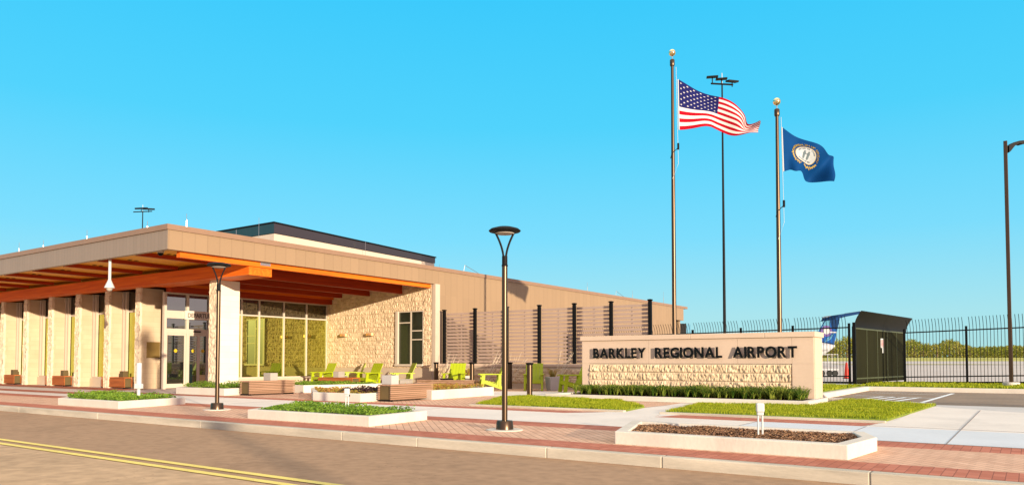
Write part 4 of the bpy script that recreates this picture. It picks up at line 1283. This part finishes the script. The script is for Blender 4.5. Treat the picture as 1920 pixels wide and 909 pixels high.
for i in range(n + 1):
    k = i / n; y = .42 - 1.25 * k; z = 2.42 + .62 * math.sin(k * math.pi * .55) if False else 2.45 + .55 * (1 - (1 - k) ** 2)
    y = .03 + .30 * k ** 2; z = 2.44 + .68 * k
    for x in (-.05, gl + .12): vs.append(rotg @ Vector((x, y, z))); vs.append(rotg @ Vector((x, y, z + .03)))
fs = []
for i in range(n):
    a = i * 4; c = a + 4; fs += [(a, c, c + 2, a + 2), (a + 1, a + 3, c + 3, c + 1), (a, a + 1, c + 1, c), (a + 2, c + 2, c + 3, a + 3)]
fs += [(0, 2, 3, 1), (n * 4, n * 4 + 1, n * 4 + 3, n * 4 + 2)]
m.add(vs, fs).build('canopy', 'black', t)
s = MB().box(3.5, 3.95, .036, .042, 1.62, 2.05, 0, rotg).box(3.72, 3.95, .036, .042, 1.38, 1.615, 0, rotg).build('notice', 'white', t)
b = MB()
for i in range(6): b.box(3.54, 3.90, .0425, .0445, 1.66 + i * .057, 1.69 + i * .057, 0, rotg)
b.build('notice_print', 'red', s)

# traffic cone, baggage cart, bridge and aircraft beyond the fence
D = 46; z = hd(D)
t = thing('traffic_cone', 'tall red traffic cone on the apron left of the screened gate', 'traffic cone', cam_xy((1586.5 - 960) / 1400 * D, D, z))
MB().box(-.2, .2, -.2, .2, 0, .04).build('base', 'black', t)
MB().lathe([(.15, .04), (.11, .5), (.06, .95), (.035, 1.0)], 0, 0, 16).build('cone_body', 'red', t, smooth=True)
D = 52; z = hd(D)
t = thing('baggage_cart', 'white railed baggage cart on the apron beside the sign end', 'baggage cart', cam_xy((1549 - 960) / 1400 * D, D, z), YAW)
MB().box(-.75, .65, -.5, .5, .42, .5).build('deck', 'planewhite', t)
b = MB()
for x in (-.72, -.1, .6):
    for y in (-.47, .47): b.tube([(x, y, .5), (x, y, 1.55)], .022, 6)
for zz in (.95, 1.5):
    for y in (-.47, .47): b.tube([(-.72, y, zz), (.6, y, zz)], .022, 6)
    b.tube([(.6, -.47, zz), (.6, .47, zz)], .022, 6)
b.build('rails', 'planewhite', t)
for x in (-.5, .4):
    for y in (-.45, .45):
        w_ = MB().tube([(0, -.06, 0), (0, .06, 0)], .2, 16).build('wheel', 'black', t, loc=(x, y, .2))
D = 74
t = thing('boarding_bridge', 'dark end of a boarding bridge behind the far end of the building', 'boarding bridge', cam_xy((1277 - 960) / 1400 * D, D, hd(D)), YAW)
MB().box(-.65, .25, -1.2, 1.2, 2.9, 4.55).build('cab', 'black', t)
MB().box(.28, .75, -1, 1, 3.0, 4.5).build('cab_window', 'bluepost', t)
MB().box(-1.0, .9, -1.25, 1.25, 2.65, 2.88).build('cab_floor', 'planewhite', t)
MB().box(-12, -.68, -.9, .9, 2.9, 4.4).build('tunnel', 'cream', t)
MB().tube([(-.3, 0, 0), (-.3, 0, 2.7)], .18, 10).build('support_leg', 'steel', t)
MB().tube([(-.3, -.8, .35), (-.3, .8, .35)], .35, 14).build('wheel', 'black', t)
# aeroplane: nose to the left, local x along the view's right
D = 98; SC = D / 1400
X0 = (1550 - 960) * SC
t = thing('aeroplane', 'blue-tailed regional jet parked beyond the fence, body behind the sign', 'aeroplane', cam_xy(X0, D, hd(D)), YAW)
zb = hd(D)


def tp(px, py): return ((px - 1550) * SC, (678 - py) * SC + H - zb)


def slab(name, pts, m, y0=-.12, y1=.12, parent=None, flip=False):
    P = [tp(*p) for p in pts]; n = len(P)
    ar = sum(P[i][0] * P[(i + 1) % n][1] - P[(i + 1) % n][0] * P[i][1] for i in range(n))
    if ar < 0: P = P[::-1]
    vs = [(a, y0, c) for a, c in P] + [(a, y1, c) for a, c in P]
    return MB().add(vs, [tuple(range(n)), tuple(range(n, 2 * n))[::-1]] + [(i, n + i, n + (i + 1) % n, (i + 1) % n) for i in range(n)]).build(name, m, parent or t)


fin = slab('tail_fin', [(1524, 641), (1549, 598), (1575, 597), (1562, 650), (1548, 656), (1538, 652)], 'blue_m')
slab('livery_patch', [(1539, 617), (1549, 599), (1556, 598.5), (1556, 613), (1546, 622)], 'blue_l', -.15, .15, fin)
slab('livery_patch', [(1556, 600), (1574, 598), (1569, 618), (1560, 614)], 'blue_d', -.15, .15, fin)
slab('livery_patch', [(1541, 640), (1561, 643), (1559, 650), (1548, 655), (1539, 650)], 'blue_d', -.15, .15, fin)
slab('livery_patch', [(1545, 642), (1551, 633), (1561, 629), (1564, 622), (1557, 636)], 'blue_l', -.16, .16, fin)
for r_, mm, o in ((10.5, 'purple', .17), (6, 'planewhite', .20)):
    slab('livery_disc', [(1549 + r_ * math.cos(a * math.pi / 9), 620.5 + r_ * math.sin(a * math.pi / 9)) for a in range(18)], mm, -o, o, fin)
slab('livery_flash', [(1548, 621), (1568, 622), (1568, 624), (1548, 624)], 'planewhite', -.21, .21, fin)
slab('tailplane', [(1543, 602), (1551, 593), (1590, 587), (1604, 588), (1590, 591.5), (1562, 597)], 'blue_d', -3.6, .8)
slab('tailplane_edge', [(1548, 594.5), (1552, 592), (1555, 595), (1550, 598)], 'planewhite', -1, 1.0)
slab('tailplane_tip', [(1590, 586.5), (1604, 587.6), (1604, 588.4), (1590, 590.2)], 'planewhite', -3.7, .85)
b = MB(); prof = [(1565, .12, 648), (1552, .55, 651), (1535, 1.0, 655), (1500, 1.35, 659), (1240, 1.35, 659), (1215, 1.1, 661), (1200, .4, 664)]
b.tube([(tp(a, c)[0], 0, tp(a, c)[1]) for a, r_, c in prof], [r_ for a, r_, c in prof], 20)
b.build('fuselage', 'planewhite', t, smooth=True)
b = MB()
b.tube([(tp(1540, 652)[0], -1.9, tp(1540, 652)[1]), (tp(1508, 652)[0], -1.9, tp(1508, 652)[1])], [.4, .62], 16).build('engine', 'planewhite', t, smooth=True)
slab('wing', [(1420, 664), (1340, 664), (1340, 667), (1420, 667)], 'planewhite', -9, 9)
for px, y in ((1225, 0), (1400, -1.6), (1400, 1.6)):
    x = tp(px, 664)[0]
    g = MB().tube([(x, y, .35), (x, y, 1.6)], .08, 8).build('landing_gear', 'steel', t)
    MB().tube([(x, y - .15, .38), (x, y + .15, .38)], .38, 16).build('wheel', 'black', g)


# ------------------------------------------------------------------ distant woods
def woods():
    rn = random.Random(4); vs = []; fs = []
    prof = [(1480, 22), (1530, 24), (1560, 27), (1578, 32), (1600, 36), (1640, 32), (1680, 28), (1700, 30), (1712, 31), (1725, 27), (1740, 22), (1760, 24), (1775, 30), (1790, 30), (1805, 22), (1830, 17), (1860, 18), (1890, 19), (1920, 19), (2000, 20), (2100, 24), (2300, 22)]
    D0 = 345

    def hh(px):
        for (a, h0), (c, h1) in zip(prof, prof[1:]):
            if a <= px < c: return (h0 + (h1 - h0) * (px - a) / (c - a)) * D0 / 1400
        return 5
    for i in range(52000):
        px = rn.uniform(1480, 2300); Dk = D0 + rn.uniform(-10, 45); X = (px - 960) / 1400 * Dk
        h = hh(px) * (Dk / D0) * (1 + .28 * noise.noise(Vector((px * .14, Dk * .06, 0))) + .10 * noise.noise(Vector((px * .5, Dk * .3, 2))))
        z = 2.6 + (h + .7) * rn.random() ** .75
        c = cam_xy(X, Dk, z); s = rn.uniform(.25, .62)
        nrm = Vector((rn.gauss(0, 1), rn.gauss(0, 1), rn.gauss(0, 1) + .4)).normalized(); tt = nrm.orthogonal().normalized(); tt.rotate(Matrix.Rotation(rn.uniform(0, 6.28), 3, nrm)); u = nrm.cross(tt)
        o = len(vs); vs += [c - tt * s, c + u * s * .6, c + tt * s, c - u * s * .6]; fs.append((o, o + 1, o + 2, o + 3))
    m = MB(); m.v = [tuple(v) for v in vs]; m.f = fs; m.mi = [0] * len(fs)
    for i in range(220):
        px = rn.uniform(1480, 2300); Dk = D0 + rn.uniform(-8, 40); X = (px - 960) / 1400 * Dk; p = cam_xy(X, Dk, 3.2); h = hh(px) * .7
        m.tube([p, p + Vector((0, 0, h))], [.3, .1], 5, 1)
    tag(m.build('woodland', ['tree', 'bark']), 'belt of olive and yellow-green woods beyond the airfield', 'woods', None, 'stuff')


woods()

# ------------------------------------------------------------------ light, sky, camera
EXPO = .9
SUN_AZ = 25.5   # degrees turned from +X towards -Y
SUN_EL = 7.6
sd = Vector((math.cos(R(SUN_AZ)) * math.cos(R(SUN_EL)), -math.sin(R(SUN_AZ)) * math.cos(R(SUN_EL)), math.sin(R(SUN_EL))))
ld = bpy.data.lights.new('sun', 'SUN'); ld.energy = 4.5; ld.angle = R(.53); ld.color = (1.0, .86, .66)
lo = bpy.data.objects.new('sun', ld); COL.objects.link(lo); lo.rotation_euler = sd.to_track_quat('Z', 'Y').to_euler(); lo.location = (30, -20, 20)
wd = bpy.data.worlds.new('World'); S.world = wd; wd.use_nodes = True; nt = wd.node_tree
bg = nt.nodes['Background']; sky = nt.nodes.new('ShaderNodeTexSky'); sky.sky_type = 'NISHITA'; sky.sun_disc = False
sky.sun_elevation = R(SUN_EL)
sky.sun_rotation = math.atan2(sd.x, sd.y)
sky.air_density = 1.0; sky.dust_density = .3; sky.ozone_density = 1.5
tc = nt.nodes.new('ShaderNodeTexCoord'); sp = nt.nodes.new('ShaderNodeSeparateXYZ'); nt.links.new(tc.outputs['Generated'], sp.inputs[0])
rm = nt.nodes.new('ShaderNodeValToRGB'); nt.links.new(sp.outputs[2], rm.inputs[0])
el = rm.color_ramp.elements
SKY = [(0.0, (.42, .78, .80)), (.06, (.38, .78, .88)), (.16, (.19, .73, 1.0)), (.30, (.07, .66, 1.0)), (.46, (.032, .60, 1.0)), (.72, (1.0, 1.05, 1.05)), (1.0, (2.25, 2.05, 1.72))]
while len(el) < len(SKY): el.new(.5)
for e_, (p, c) in zip(el, SKY): e_.position = p; e_.color = (*c, 1)
bw = nt.nodes.new('ShaderNodeRGBToBW'); nt.links.new(sky.outputs[0], bw.inputs[0])
mxs = nt.nodes.new('ShaderNodeMix'); mxs.data_type = 'RGBA'; mxs.blend_type = 'MIX'; mxs.inputs[0].default_value = .85
# warm glow of the low sun fills the half of the sky behind the viewer
vd = nt.nodes.new('ShaderNodeVectorMath'); vd.operation = 'DOT_PRODUCT'; nt.links.new(tc.outputs['Generated'], vd.inputs[0]); vd.inputs[1].default_value = sd
gm = nt.nodes.new('ShaderNodeMapRange'); gm.interpolation_type = 'SMOOTHSTEP'; nt.links.new(vd.outputs['Value'], gm.inputs[0])
gm.inputs[1].default_value = -.30; gm.inputs[2].default_value = .55
wm = nt.nodes.new('ShaderNodeMix'); wm.data_type = 'RGBA'; wm.blend_type = 'LIGHTEN'; nt.links.new(gm.outputs[0], wm.inputs[0]); nt.links.new(rm.outputs[0], wm.inputs[6]); wm.inputs[7].default_value = (1.0, .74, .46, 1)
sc_ = nt.nodes.new('ShaderNodeVectorMath'); sc_.operation = 'SCALE'; nt.links.new(wm.outputs[2], sc_.inputs[0]); sc_.inputs[3].default_value = 10 / 2 ** EXPO
nt.links.new(sky.outputs[0], mxs.inputs[6]); nt.links.new(sc_.outputs[0], mxs.inputs[7])
mxs.inputs[0].default_value = .94
nt.links.new(mxs.outputs[2], bg.inputs[0]); bg.inputs[1].default_value = .1

cd = bpy.data.cameras.new('camera'); cam = bpy.data.objects.new('camera', cd); COL.objects.link(cam); S.camera = cam
cam.location = (0, 0, H); cam.rotation_euler = (R(90 + 2.1), 0, YAW)
cd.sensor_width = 36; cd.lens = 1400 / 1920 * 36; cd.shift_y = (626.5 - 454.5) / 1920; cd.clip_end = 8000; cd.clip_start = .05
S.view_settings.view_transform = 'Standard'; S.view_settings.look = 'None'; S.view_settings.gamma = 1; S.view_settings.use_curve_mapping = False
S.view_settings.exposure = EXPO
